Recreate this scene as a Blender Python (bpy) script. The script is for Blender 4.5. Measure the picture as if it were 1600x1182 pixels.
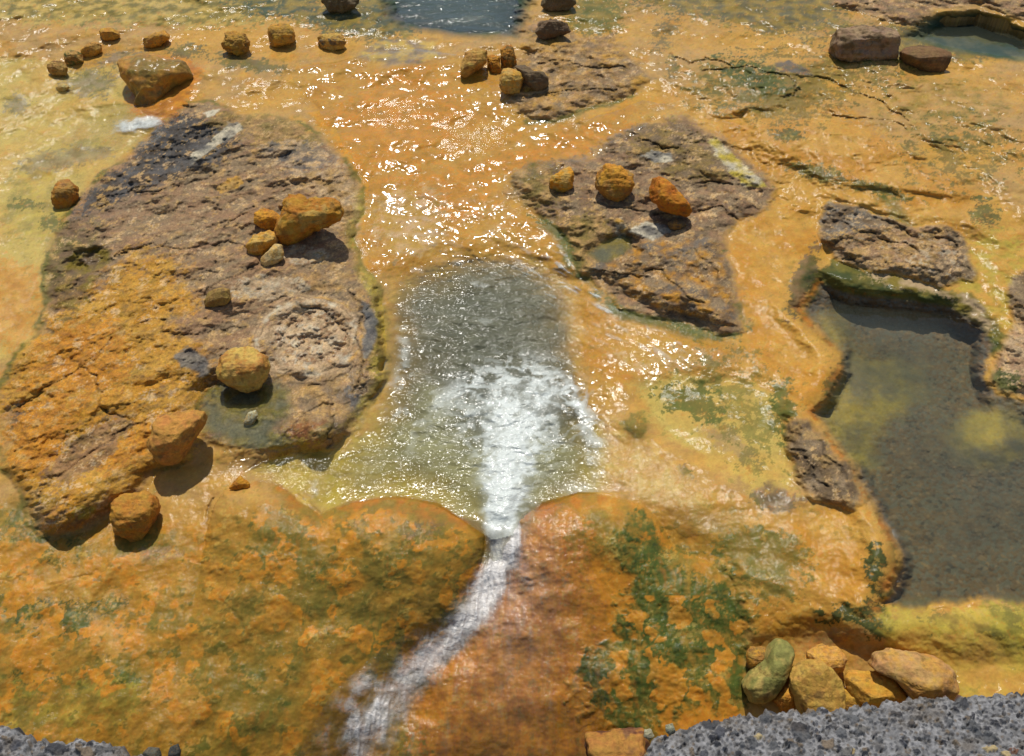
import bpy, bmesh, math, random
import numpy as np
from mathutils import Vector

# ------------------------------------------------------------------ scene, camera
for o in list(bpy.data.objects):
    bpy.data.objects.remove(o)
SC = bpy.context.scene
COL_ = SC.collection
F32 = np.float32
CZ = 4.2                         # camera height above the spring terrace (m)
PITCH = math.radians(45.0)
HFOV = math.radians(54.0)
FPX = 800.0 / math.tan(HFOV / 2)
SP, CP = math.sin(PITCH), math.cos(PITCH)
SUN_EL, SUN_AZ = math.radians(66), math.radians(-6)   # azimuth from +Y towards +X


def rays(u, v):
    a = (np.asarray(u, dtype=np.float64) - 800.0) / FPX
    b = (591.0 - np.asarray(v, dtype=np.float64)) / FPX
    return a, CP + b * SP, -SP + b * CP


def ground(u, v, z=0.0):
    """world point on the horizontal level z seen at photo position (u, v)"""
    dx, dy, dz = rays(u, v)
    t = (z - CZ) / dz
    return t * dx, t * dy, t


# ------------------------------------------------------------------ noise
class Noise:
    def __init__(self, seed):
        r = np.random.RandomState(seed)
        self.p = r.permutation(4096).astype(np.int32)
        a = r.rand(4096) * 2 * np.pi
        self.gx, self.gy = np.cos(a).astype(F32), np.sin(a).astype(F32)
        self.r1, self.r2, self.r3 = (r.rand(4096).astype(F32) for _ in range(3))

    def h(self, ix, iy):
        return self.p[(ix + self.p[iy & 4095]) & 4095]

    def grad(self, x, y):
        x0, y0 = np.floor(x), np.floor(y)
        ix, iy = x0.astype(np.int32), y0.astype(np.int32)
        fx, fy = (x - x0).astype(F32), (y - y0).astype(F32)
        ux, uy = fx * fx * fx * (fx * (fx * 6 - 15) + 10), fy * fy * fy * (fy * (fy * 6 - 15) + 10)
        out = []
        for dy in (0, 1):
            for dx in (0, 1):
                k = self.h(ix + dx, iy + dy)
                out.append(self.gx[k] * (fx - dx) + self.gy[k] * (fy - dy))
        a = out[0] + ux * (out[1] - out[0])
        b = out[2] + ux * (out[3] - out[2])
        return (a + uy * (b - a)) * F32(1.5)

    def cells(self, x, y):
        """Worley: nearest distance, second distance, id of the nearest cell"""
        x0, y0 = np.floor(x), np.floor(y)
        ix, iy = x0.astype(np.int32), y0.astype(np.int32)
        fx, fy = (x - x0).astype(F32), (y - y0).astype(F32)
        f1 = np.full(fx.shape, 9, F32); f2 = f1.copy(); idn = np.zeros(fx.shape, np.int32)
        for dy in (-1, 0, 1):
            for dx in (-1, 0, 1):
                k = self.h(ix + dx, iy + dy)
                d = np.hypot(dx + self.r1[k] - fx, dy + self.r2[k] - fy)
                near = d < f1
                f2 = np.where(near, f1, np.minimum(f2, d))
                idn = np.where(near, k, idn)
                f1 = np.where(near, d, f1)
        return f1, f2, idn


_NZ = {}


def nz(seed):
    if seed not in _NZ:
        _NZ[seed] = Noise(seed)
    return _NZ[seed]


def fbm(x, y, octv, seed, gain=0.5):
    n = nz(seed); s = 0; a = 1.0; tot = 0
    for i in range(octv):
        s = s + F32(a) * n.grad(x * 2.0 ** i + 17.3 * i, y * 2.0 ** i - 9.1 * i)
        tot += a; a *= gain
    return (s / F32(tot) * F32(1.5)).astype(F32)


def ridge(x, y, octv, seed):
    n = nz(seed); s = 0; a = 1.0; tot = 0
    for i in range(octv):
        s = s + F32(a) * (1 - np.abs(n.grad(x * 2.0 ** i + 5.7 * i, y * 2.0 ** i + 3.1 * i)) * 2)
        tot += a; a *= 0.5
    return (s / F32(tot)).astype(F32)


def sst(x, a, b):
    t = np.clip((x - a) / (b - a), 0, 1)
    return t * t * (3 - 2 * t)


# ------------------------------------------------------------------ the reference grid over the terrace
def axis(lo, a, b, hi, step, grow):
    left, x, s = [], a, step
    while x > lo:
        s *= grow; x -= s; left.append(x)
    mid = list(np.arange(a, b, step))
    right, x, s = [], mid[-1], step
    while x < hi:
        s *= grow; x += s; right.append(x)
    return np.array(left[::-1] + mid + right)


US = axis(-700, -24, 1624, 2300, 1.5, 1.09)
VS = axis(-880, -24, 1206, 1600, 1.5, 1.05)
UU, VV = np.meshgrid(US, VS)
_x, _y, _t = ground(UU, VV)
X0, Y0 = _x.astype(F32), _y.astype(F32)
NV, NU = UU.shape
inf = lambda u, v: ground(u, v)[:2]

# shared noise fields (metres)
NA = fbm(X0 * 1.1, Y0 * 1.1, 4, 1)
NB = fbm(X0 * 3.2 + 50, Y0 * 3.2, 5, 2)
NC = fbm(X0 * 9 + 90, Y0 * 9, 4, 3)
ND = fbm(X0 * 30, Y0 * 30 + 40, 3, 4)
NG = fbm(X0 * 75, Y0 * 75 + 9, 3, 7)
NH = fbm(X0 * 16 + 3, Y0 * 16 + 71, 4, 9)
NE = fbm(X0 * 3.0 - 31, Y0 * 3.0 + 77, 5, 5)
NF = fbm(X0 * 8.0 + 11, Y0 * 8.0 + 27, 5, 6)
WX = X0 + 0.030 * NB + 0.022 * NC + 0.006 * ND
WY = Y0 + 0.030 * NE + 0.022 * NF - 0.006 * ND


def sdf(poly, warp=1.0, margin=0.9):
    """signed distance in metres (positive inside) of a closed outline given by photo points"""
    px, py = inf(np.array([p[0] for p in poly], float), np.array([p[1] for p in poly], float))
    us = [p[0] for p in poly]; vs = [p[1] for p in poly]
    ru = margin * 300
    i0, i1 = np.searchsorted(VS, [min(vs) - ru, max(vs) + ru])
    j0, j1 = np.searchsorted(US, [min(us) - ru, max(us) + ru])
    out = np.full(X0.shape, -margin, F32)
    x = X0[i0:i1, j0:j1] * (1 - warp) + WX[i0:i1, j0:j1] * warp
    y = Y0[i0:i1, j0:j1] * (1 - warp) + WY[i0:i1, j0:j1] * warp
    d2 = np.full(x.shape, 1e9, F32); ins = np.zeros(x.shape, bool)
    n = len(px)
    for k in range(n):
        ax, ay, bx, by = px[k], py[k], px[(k + 1) % n], py[(k + 1) % n]
        ex, ey = bx - ax, by - ay
        L = ex * ex + ey * ey + 1e-12
        t = np.clip(((x - ax) * ex + (y - ay) * ey) / L, 0, 1)
        d2 = np.minimum(d2, (x - ax - t * ex) ** 2 + (y - ay - t * ey) ** 2)
        if abs(ey) > 1e-9:
            c = (ay > y) != (by > y)
            ins ^= c & (x < ex * (y - ay) / ey + ax)
    out[i0:i1, j0:j1] = np.clip(np.where(ins, 1, -1) * np.sqrt(d2), -margin, 9)
    return out.astype(F32)


def ell(u, v, ru, rv, rot=0.0):
    """like sdf() for an ellipse given in photo pixels; rot in degrees, counter-clockwise"""
    c, s = math.cos(math.radians(rot)), math.sin(math.radians(rot))
    pts = []
    for k in range(28):
        a = 2 * math.pi * k / 28
        p, q = ru * math.cos(a), rv * math.sin(a)
        pts.append((u + p * c - q * s, v - p * s - q * c))
    return sdf(pts)


def line(pts, warp=1.0, margin=.25):
    px, py = inf(np.array([p[0] for p in pts], float), np.array([p[1] for p in pts], float))
    us = [p[0] for p in pts]; vs = [p[1] for p in pts]
    i0, i1 = np.searchsorted(VS, [min(vs) - 70, max(vs) + 70]); j0, j1 = np.searchsorted(US, [min(us) - 70, max(us) + 70])
    out = np.full(X0.shape, margin, F32)
    x = X0[i0:i1, j0:j1] * (1 - warp) + WX[i0:i1, j0:j1] * warp; y = Y0[i0:i1, j0:j1] * (1 - warp) + WY[i0:i1, j0:j1] * warp
    d = np.full(x.shape, margin, F32)
    for k in range(len(px) - 1):
        ex, ey = px[k + 1] - px[k], py[k + 1] - py[k]
        t = np.clip(((x - px[k]) * ex + (y - py[k]) * ey) / (ex * ex + ey * ey + 1e-12), 0, 1)
        d = np.minimum(d, np.hypot(x - px[k] - t * ex, y - py[k] - t * ey))
    out[i0:i1, j0:j1] = d
    return out


def blob(u, v, ru, rv=None, rot=0.0):
    rv = rv or ru
    c, s = math.cos(math.radians(rot)), math.sin(math.radians(rot))
    du, dv = UU - u, -(VV - v)
    return np.exp(-((du * c + dv * s) / ru) ** 2 - ((-du * s + dv * c) / rv) ** 2).astype(F32)


# ------------------------------------------------------------------ outlines
P_LEFT = [(262, 182), (292, 160), (330, 158), (372, 178), (425, 182), (470, 190), (510, 222), (545, 258), (563, 290),
          (566, 330), (553, 372), (556, 408), (578, 433), (594, 460), (602, 500), (606, 560), (602, 592), (576, 632),
          (546, 682), (515, 705), (460, 702), (420, 708), (372, 696), (322, 690), (300, 722), (240, 735), (218, 768),
          (180, 800), (135, 826), (80, 842), (50, 818), (36, 768), (10, 742), (4, 705), (-2, 620), (20, 570), (55, 530),
          (72, 475), (70, 420), (85, 372), (130, 302), (190, 252), (235, 208)]
P_LEFT_ORANGE = [(-5, 600), (40, 548), (80, 480), (120, 445), (180, 405), (270, 398), (290, 440), (312, 470), (262, 500),
                 (258, 525), (290, 540), (330, 560), (342, 600), (328, 655), (300, 722), (240, 738), (180, 800), (80, 845),
                 (35, 800), (0, 740)]
P_MID = [(960, 213), (1000, 198), (1040, 188), (1068, 184), (1100, 204), (1126, 212), (1162, 245), (1190, 268), (1212, 294),
         (1196, 328), (1152, 344), (1132, 368), (1132, 400), (1146, 424), (1149, 460), (1156, 500), (1162, 522), (1130, 524),
         (1080, 512), (1030, 498), (985, 488), (940, 452), (912, 430), (896, 392), (880, 362), (842, 336), (812, 318),
         (788, 300), (800, 275), (838, 256), (870, 250), (915, 250)]
P_MID_FRONT = [(926, 425), (955, 402), (988, 382), (1040, 372), (1120, 372), (1140, 420), (1146, 470), (1155, 512),
               (1100, 502), (1030, 482), (975, 460)]
P_FAR = [(830, 58), (850, 42), (875, 42), (905, 58), (958, 50), (976, 80), (1000, 100), (1018, 124), (985, 150), (930, 166),
         (870, 186), (825, 192), (800, 172), (788, 142), (800, 100), (815, 78)]
P_RIM = [(1274, 346), (1298, 317), (1340, 322), (1366, 338), (1400, 344), (1440, 360), (1480, 350), (1502, 364), (1512, 400),
         (1528, 430), (1520, 442), (1500, 438), (1470, 452), (1430, 432), (1385, 424), (1345, 420), (1305, 402), (1288, 384)]
P_DARK = [(1224, 662), (1245, 650), (1266, 655), (1285, 682), (1312, 708), (1338, 742), (1350, 785), (1328, 797), (1290, 787),
          (1255, 762), (1232, 710)]
P_EDGE = [(1700, 400), (1610, 420), (1576, 432), (1572, 470), (1590, 500), (1572, 520), (1566, 545), (1550, 562), (1545, 590),
          (1560, 614), (1610, 625), (1700, 640)]
P_TOPR = [(1270, -40), (1300, 6), (1340, 18), (1385, 32), (1430, 42), (1462, 14), (1530, 8), (1580, 24), (1620, 44),
          (1900, 60), (1900, -120), (1270, -120)]
P_POOL = [(1250, 480), (1278, 520), (1310, 552), (1318, 580), (1290, 622), (1268, 642), (1284, 668), (1318, 710), (1346, 762),
          (1372, 800), (1402, 868), (1398, 902), (1372, 944), (1420, 952), (1500, 950), (1560, 940), (1620, 946), (1800, 950),
          (1800, 622), (1610, 624), (1562, 616), (1543, 590), (1550, 560), (1562, 540), (1530, 505), (1490, 478), (1430, 468),
          (1370, 462), (1318, 455), (1282, 440)]
P_SPRING = [(618, 440), (650, 418), (700, 402), (790, 396), (850, 408), (890, 440), (905, 500), (905, 560), (918, 630),
            (948, 690), (945, 750), (930, 775), (830, 800), (800, 830), (740, 812), (680, 790), (600, 782), (540, 795),
            (500, 800), (478, 780), (430, 752), (400, 735), (425, 712), (520, 706), (560, 676), (604, 600), (612, 540),
            (604, 480)]
P_RIVER = [(575, -200), (580, 0), (590, 30), (612, 50), (650, 56), (700, 62), (755, 68), (800, 66), (820, 68), (835, 40),
           (842, 10), (850, -200)]
P_TIDE = [(1405, 60), (1430, 38), (1460, 22), (1530, 16), (1580, 32), (1620, 52), (1700, 60), (1700, 110), (1560, 98), (1470, 80)]
P_LBASIN = [(-200, 80), (60, 92), (120, 108), (188, 100), (205, 128), (232, 150), (240, 178), (250, 196), (215, 225),
            (165, 270), (125, 306), (90, 365), (72, 420), (66, 500), (30, 560), (-200, 600)]
P_DOME_L = [(330, 800), (350, 768), (400, 752), (440, 757), (475, 790), (500, 806), (545, 784), (620, 774), (680, 784), (725, 806),
            (756, 838), (752, 900), (735, 960), (690, 1010), (630, 1050), (590, 1110), (540, 1240), (250, 1240), (290, 1000)]
P_DOME_R = [(788, 850), (806, 812), (836, 788), (900, 770), (960, 775), (1002, 790), (1026, 815), (1046, 850), (1090, 870),
            (1140, 900), (1160, 960), (1165, 1040), (1160, 1110), (1130, 1240), (600, 1240), (640, 1090), (700, 1030), (752, 970),
            (775, 910)]
S_LEFT, S_MID, S_MIDF, S_FAR = sdf(P_LEFT), sdf(P_MID), sdf(P_MID_FRONT), sdf(P_FAR)
S_RIM, S_DARK, S_EDGE, S_TOPR = sdf(P_RIM), sdf(P_DARK), sdf(P_EDGE), sdf(P_TOPR)
S_POOL, S_SPR, S_RIV, S_TIDE = sdf(P_POOL, .8), sdf(P_SPRING, .8), sdf(P_RIVER), sdf(P_TIDE)
S_LB, S_DL, S_DR = sdf(P_LBASIN, .6), sdf(P_DOME_L, .5), sdf(P_DOME_R, .5)
S_LOR = sdf(P_LEFT_ORANGE, 1.6)

# ------------------------------------------------------------------ height of the ground
Z_SPRING, Z_POOL, Z_RIVER, Z_TIDE = -0.055, -0.115, 0.16, 0.22
CTRL = [(0, -300, .55), (800, -300, .5), (1600, -300, .6), (0, 30, .36), (300, 50, .35), (520, 70, .30), (720, 90, .26),
        (950, 60, .33), (1150, 60, .32), (1400, 60, .30), (1600, 130, .27), (0, 200, .14), (110, 120, .20), (60, 70, .28), (150, 200, .12), (330, 150, .26), (500, 150, .22),
        (650, 160, .18), (850, 200, .17), (1100, 150, .24), (1300, 170, .23), (1500, 220, .20), (600, 290, .09),
        (700, 300, .06), (850, 290, .09), (1000, 300, .12), (1220, 300, .13), (1400, 290, .15), (1590, 330, .13), (0, 420, .10),
        (200, 420, .12), (400, 420, .06), (580, 380, .02), (700, 390, -.01), (900, 400, .0), (1050, 430, .04), (1210, 430, .05),
        (1530, 480, -.02), (1600, 520, -.03), (1600, 600, -.05), (1430, 430, .02), (1300, 400, .03), (590, 560, -.05), (940, 560, -.02), (1100, 560, .01), (1230, 560, .03), (1290, 580, .02),
        (300, 600, .06), (100, 640, .05), (1000, 660, -.03), (1150, 680, .0), (1000, 740, -.04), (1240, 700, .01),
        (450, 720, -.05), (300, 740, -.04), (60, 830, -.08), (450, 780, -.05), (620, 790, -.05), (780, 800, -.1), (930, 790, -.05),
        (1080, 810, -.06), (1200, 820, -.03), (1330, 830, -.02), (200, 880, -.16), (500, 900, -.20), (780, 830, -.11), (770, 860, -.15), (760, 900, -.21),
        (900, 900, -.22), (1050, 920, -.24), (1250, 900, -.10), (1350, 930, -.10), (1500, 960, -.12), (0, 1000, -.28), (250, 1000, -.34),
        (500, 1030, -.42), (650, 1030, -.52), (850, 1030, -.5), (1050, 1030, -.42), (1180, 1030, -.34), (1290, 990, -.24),
        (1420, 1030, -.24), (1580, 1040, -.22), (0, 1180, -.6), (250, 1180, -.66), (500, 1180, -.78), (700, 1180, -.9), (900, 1180, -.88),
        (1100, 1140, -.62), (1250, 1120, -.40), (1450, 1120, -.30), (1600, 1140, -.30), (400, 1500, -1.2), (800, 1500, -1.5),
        (1300, 1500, -1.0), (1900, 700, .1), (2200, 400, .2), (-400, 300, .2), (-400, 900, -.1), (1800, 1100, -.3)]
cu, cv = np.linspace(-720, 2320, 120), np.linspace(-900, 1620, 110)
CU, CV = np.meshgrid(cu, cv)
CP_ = np.array(CTRL, float)
CP_[:, 2] *= np.where((CP_[:, 1] > 985) & (CP_[:, 1] < 1400) & (CP_[:, 0] < 1150), .80, 1)
q_ = CP_[:, :2] / 1000.0
tps = lambda r2: .5 * r2 * np.log(r2 + 1e-9)
K_ = tps(((q_[:, None] - q_[None]) ** 2).sum(-1)) + np.eye(len(q_)) * 4e-4
T_ = np.c_[np.ones(len(q_)), q_]
wts = np.linalg.solve(np.block([[K_, T_], [T_.T, np.zeros((3, 3))]]), np.r_[CP_[:, 2], 0, 0, 0])
HC = wts[-3] + wts[-2] * CU / 1000 + wts[-1] * CV / 1000
for k_, (a_, b_) in enumerate(q_):
    HC += wts[k_] * tps((CU / 1000 - a_) ** 2 + (CV / 1000 - b_) ** 2)
HC = np.clip(HC, -2.2, .9)
fi, fj = (VV - cv[0]) / (cv[1] - cv[0]), (UU - cu[0]) / (cu[1] - cu[0])
i0, j0 = np.clip(fi.astype(int), 0, len(cv) - 2), np.clip(fj.astype(int), 0, len(cu) - 2)
fi, fj = fi - i0, fj - j0
H = ((HC[i0, j0] * (1 - fj) + HC[i0, j0 + 1] * fj) * (1 - fi) + (HC[i0 + 1, j0] * (1 - fj) + HC[i0 + 1, j0 + 1] * fj) * fi).astype(F32)

# smooth mineral crust with soft swellings
inner = sst(S_SPR, -.15, .1)
H += (0.026 * NA + 0.016 * NB + 0.0035 * NC) * (1 - .7 * inner)
# domes in front: a rounded lip that falls towards the wall
for S, hh in ((S_DL, .11), (S_DR, .14)):
    t = np.clip(S / .30, 0, 1)
    H += hh * np.clip(1 - (1 - t) ** 2, 1e-6, 1) ** (.5 + .7 * sst(VV, 830, 920)) * (1 - .7 * sst(VV, 850, 1040))
H += (.009 * fbm(X0 * 4, Y0 * 3 + 3, 3, 43) + .0015 * NF + .0012 * NC) * sst(VV, 780, 860) * (UU < 1380)
# channel of the outflow between the domes
chan = [(800, 800), (790, 850), (770, 900), (750, 950), (700, 1005), (655, 1040), (630, 1075), (600, 1110), (560, 1150), (530, 1240)]
cx, cy = inf(np.array([p[0] for p in chan], float), np.array([p[1] for p in chan], float))
DCH = np.full(X0.shape, 1e9, F32); TCH = np.zeros(X0.shape, F32)
sl = VV > 730
xs, ys = WX[sl], WY[sl]
best = np.full(xs.shape, 1e9, F32); tb = np.zeros(xs.shape, F32)
for k in range(len(chan) - 1):
    ex, ey = cx[k + 1] - cx[k], cy[k + 1] - cy[k]
    t = np.clip(((xs - cx[k]) * ex + (ys - cy[k]) * ey) / (ex * ex + ey * ey), 0, 1)
    d = np.hypot(xs - cx[k] - t * ex, ys - cy[k] - t * ey)
    tb = np.where(d < best, k + t, tb); best = np.minimum(best, d)
DCH[sl], TCH[sl] = best, tb
H -= 0.035 * np.exp(-(DCH / .13) ** 2) * sst(VV, 790, 930)
H += (.014 * ridge(X0 * 3 + .4 * Y0, Y0 * 1.2, 3, 41) - .006) * sst(VV, 800, 900) * (1 - sst(np.maximum(S_POOL, -9), -.3, 0)) * (1 - sst(UU, 1330, 1400))

# outcrops
ca, sa = math.cos(math.radians(32)), math.sin(math.radians(32))
XR, YR = X0 * ca + Y0 * sa, -X0 * sa + Y0 * ca
strat = fbm(XR * 1.6, YR * 9, 5, 21, .6)
strat2 = ridge(XR * 2.2 + .3 * NB, YR * 7 + .4 * NB, 5, 22)
crag = ridge(X0 * 4 + .3 * NB, Y0 * 4 + .3 * NE, 5, 23)
f1, f2, cid = nz(31).cells(X0 * 5 + .5 * NC, Y0 * 5 + .5 * NF)
blocky = (nz(31).r3[cid] - .5) * sst(f2 - f1, 0.02, .14)
rock = np.zeros(X0.shape, F32)
for S, hh, wd, rough in ((S_LEFT, .085, .34, 1.0), (S_MID, .045, .22, .9), (S_FAR, .03, .30, .7), (S_RIM, .05, .20, 1.3),
                         (S_DARK, .05, .12, 1.3), (S_EDGE, .05, .26, .9), (S_TOPR, .04, .4, .6)):
    m = sst(S, -.03, .07)
    t = np.clip((S + .02) / wd, 0, 1)
    H += hh * (1 - (1 - t) ** 2)
    H += rough * m * (0.007 * strat + 0.003 * (strat2 - .4) + 0.004 * (crag - .4) + .011 * blocky + .024 * NB + .0028 * ND + .0045 * NC)
    rock = np.maximum(rock, m)
t = np.clip(S_MIDF / .22, 0, 1)
H += .07 * (1 - (1 - t) ** 2)
# rim of the left outcrop bulges over the spring, its orange lower end is a rounded slab
H += .07 * blob(590, 520, 26, 120) * sst(S_LEFT, 0, .05) + .05 * blob(480, 675, 60, 30) * sst(S_LEFT, 0, .06)
H += .10 * blob(95, 790, 90, 40, 25) * sst(S_LEFT, 0, .08)
CR = [[(150, 320), (200, 300), (250, 300), (300, 285), (350, 262)], [(180, 402), (240, 384), (300, 388), (350, 380), (400, 392)], [(300, 470), (340, 440), (380, 420), (405, 412)],
      [(350, 360), (372, 342), (385, 330), (400, 326)], [(400, 480), (430, 474), (470, 476), (510, 490), (540, 520)], [(270, 690), (320, 640), (345, 600)], [(60, 770), (110, 720), (160, 690), (230, 660)],
      [(100, 560), (150, 590), (170, 640), (200, 660)], [(20, 640), (80, 600), (150, 560), (175, 530)], [(250, 500), (262, 520), (300, 530), (330, 515), (380, 510)], [(425, 690), (455, 660), (490, 640), (525, 636), (528, 660), (512, 700)],
      [(545, 450), (566, 480), (560, 520), (572, 570), (560, 620)], [(480, 610), (520, 600), (550, 570)], [(930, 320), (970, 322), (1010, 335), (1040, 330)], [(1085, 330), (1120, 325), (1150, 342)], [(940, 425), (985, 430), (1020, 418), (1050, 440), (1100, 470)],
      [(1090, 390), (1110, 410), (1120, 440)], [(1080, 290), (1110, 282), (1140, 292)], [(1000, 215), (1040, 230), (1085, 225)], [(1320, 350), (1370, 372), (1410, 380), (1440, 400)], [(1400, 350), (1420, 372), (1470, 372), (1490, 395)],
      [(1230, 690), (1255, 706), (1262, 740), (1290, 760)], [(1290, 690), (1300, 720), (1325, 750)], [(840, 100), (880, 92), (930, 110), (970, 105)], [(850, 150), (900, 140), (960, 140)],
      [(1050, 85), (1075, 100), (1110, 92), (1150, 110)], [(1100, 112), (1170, 105), (1230, 120), (1252, 140), (1215, 152)], [(1262, 116), (1330, 140), (1390, 168), (1420, 190)], [(1300, 180), (1390, 188), (1415, 200)],
      [(0, 905), (45, 912), (110, 908), (160, 894)], [(300, 870), (345, 900), (352, 940), (380, 980)], [(330, 840), (318, 810), (330, 780)], [(200, 870), (140, 900), (60, 930)], [(1215, 965), (1240, 985), (1262, 975)], [(1180, 990), (1210, 975), (1230, 950)]]
CRK = np.zeros(X0.shape, F32)
for kk_, pts in enumerate(CR):
    d_ = line(pts, 1.7)
    wv = .008 * (1 + .8 * NC)
    CRK = np.maximum(CRK, np.exp(-(d_ / np.maximum(wv, .003)) ** 2) * sst(NF + .9, .2, .8))
    H -= .016 * CRK * 0 + .012 * np.exp(-(d_ / .010) ** 2) * (1 - .8 * sst(VV, 780, 830))
# nest of crumbled rubble
S_NEST = ell(483, 528, 66, 52, 10)
r1, r2, rid = nz(33).cells(X0 * 34 + 1.2 * NC + .5 * NB, Y0 * 34 + 1.2 * NF)
rub = (1 - np.clip(r1 * 1.5, 0, 1)) * np.clip(1.6 * nz(33).r3[rid] - .3, 0, 1)
nest = sst(S_NEST, .0, .06)
H += -.014 * nest + .012 * np.exp(-((S_NEST - 0.0) / .03) ** 2) * (S_NEST > -.2) + nest * (.015 * rub + .010 * NF)
# hollows
S_PUD = sdf([(318, 612), (335, 598), (350, 600), (400, 612), (430, 596), (448, 610), (452, 640), (428, 668), (440, 690), (400, 700), (360, 692), (325, 672), (316, 640)])
S_HOL = sdf([(98, 412), (118, 392), (146, 384), (165, 388), (172, 400), (168, 412), (140, 426), (110, 430)])
S_PU2 = sdf([(925, 400), (945, 378), (972, 366), (988, 372), (984, 388), (962, 402), (938, 412)])
Z_PUD, Z_HOL, Z_PU2 = .055, .085, .05
tp = sst(S_PUD, -.16, .05)
H = H * (1 - tp) + (Z_PUD - .022 + .014 * NF + .010 * NC) * tp
H -= .07 * sst(S_HOL, -.03, .08)
H = H * (1 - sst(S_PU2, -.09, .03)) + (Z_PU2 - .02) * sst(S_PU2, -.09, .03)
# mound above the small fall, ledges at the right
led = sdf([(1180, 190), (1300, 200), (1420, 230), (1480, 262), (1500, 300), (1420, 290), (1340, 282), (1290, 268), (1240, 250), (1190, 225)])
H += .035 * sst(led, -.16, .06)
led2 = sdf([(1290, 280), (1420, 290), (1500, 300), (1545, 335), (1560, 372), (1490, 345), (1440, 352), (1380, 330), (1310, 312)])
H += .035 * sst(led2, -.16, .06)
led3 = sdf([(1060, 85), (1150, 78), (1250, 110), (1255, 150), (1200, 180), (1120, 178), (1075, 150)])
H += .03 * sst(led3, -.16, .14)
H += .020 * (ridge(X0 * 1.5 + .5 * NB, Y0 * 2.6 + .5 * NE, 4, 42) - .4) * sst(blob(1330, 220, 260, 130), .15, .5) * (1 - sst(S_POOL, -.25, -.05))
S_SAND = sdf([(1000, 600), (1060, 585), (1150, 590), (1215, 610), (1230, 680), (1235, 760), (1190, 775), (1120, 730), (1060, 700), (1010, 650)])
H -= .03 * sst(S_SAND, -.1, .08)
# right rim nose and the cliff above the stones
H += .02 * blob(1285, 575, 40, 45) + .06 * blob(1370, 870, 40, 60) * (S_POOL < .02)
H += .035 * blob(995, 664, 17, 22)
S_CLIFF = sdf([(1150, 880), (1250, 900), (1330, 925), (1370, 940), (1350, 985), (1290, 975), (1230, 990), (1170, 1010)], .6)
H += .045 * sst(S_CLIFF, -.08, .08)
lipm = np.exp(-((S_POOL + .085) / .075) ** 2) * (1 - sst(UU, 1385, 1420)) * sst(VV, 440, 480)
H += .036 * lipm * (1 - sst(S_DARK, -.05, .05))
# basins of water: the bed sinks, the rim stays just above the level
def basin(S, level, depth, wi, rise, wo, bed=0.0, out=.012):
    global H
    lip = level + rise * sst(-S, 0, wo)
    H = H + np.maximum(lip - H, 0) * (1 - sst(-S, wo, wo + .28))
    t = sst(S, -out, wi)
    H = H * (1 - t) + (level - depth + bed) * t
bed = .004 * NC + .01 * NB + .10 * blob(1305, 635, 55, 60) + .05 * blob(1300, 520, 40, 40) + .05 * blob(1370, 625, 80, 70) + .13 * blob(1552, 682, 60, 48)
g1, g2, gid = nz(34).cells(X0 * 52 + .3 * NH, Y0 * 52)
G1, G2, GID = nz(35).cells(X0 * 16, Y0 * 16)
grav = (1 - np.clip(g1 * 1.4, 0, 1)) * nz(34).r3[gid] + 1.3 * (1 - np.clip(G1 * 2.2, 0, 1)) * (nz(35).r3[GID] > .7)
sandy = np.clip(1.3 * blob(1365, 620, 85, 60, 25) + 1.5 * blob(1552, 682, 66, 52) + .9 * blob(1330, 700, 60, 30, -40) + .8 * blob(1300, 520, 40, 60)
                + 1.3 * blob(1560, 948, 180, 14), 0, 1.2)
sandy = sst(sandy + .30 * NB + .22 * NF + .1 * NC, .25, .95)
KB = np.maximum(sst(-VV, -560, -480), sst(UU, 1500, 1560) * sst(-VV, -700, -640))
WBACK, WOUT = .085 + .25 * KB, .012 + .13 * KB
basin(S_POOL, Z_POOL, .14, WBACK, .03, .05, bed + .007 * grav * (1 - sandy), WOUT)
ts = sst(S_SPR, -.22, .5)
H = np.where((VV > 770) & (S_SPR < 0), H, H * (1 - ts) + (Z_SPRING - .15 + .02 * NB) * ts)
basin(S_RIV, Z_RIVER, .30, .5, .02, .04)
basin(S_TIDE, Z_TIDE, .07, .3, .01, .05, 0.0, .06)

# ------------------------------------------------------------------ colour of the ground
def lin(c):
    c = np.asarray(c, float) / 255.0
    return (np.where(c <= .04045, c / 12.92, ((c + .055) / 1.055) ** 2.4) * ALB).astype(F32)
ALB = 0.85
C = {k: lin(v) for k, v in dict(
    sand=(206, 164, 92), pale=(202, 172, 104), or1=(208, 154, 76), or2=(203, 140, 52), or3=(220, 140, 42), rust=(190, 114, 40),
    tan=(188, 148, 84), olive=(140, 118, 50), ol2=(112, 104, 48), green=(92, 98, 44), dgreen=(50, 68, 28), mgreen=(78, 96, 36), bgreen=(58, 78, 56), brown=(152, 128, 94),
    br2=(114, 92, 64), dark=(64, 54, 42), pink=(168, 130, 92), grey=(126, 120, 108), slate=(92, 92, 90), white=(204, 192, 162),
    cream=(210, 178, 134), gravel=(112, 105, 88), mud=(116, 112, 78), red=(150, 82, 44), yel=(196, 170, 74)).items()}
for k_ in C:
    if k_ not in ('grey', 'slate', 'gravel', 'white', 'cream', 'mud', 'bgreen', 'brown', 'br2', 'dark', 'pink', 'tan'):
        C[k_] = C[k_] * np.array((.97, 1.0, .66), F32)
mixn = lambda f: sst(f, -.45, .45)
COL = np.zeros(X0.shape + (3,), F32)
WET = np.full(X0.shape, .55, F32)         # water film
RIP = np.full(X0.shape, .22, F32)         # how lively the film is
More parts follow.
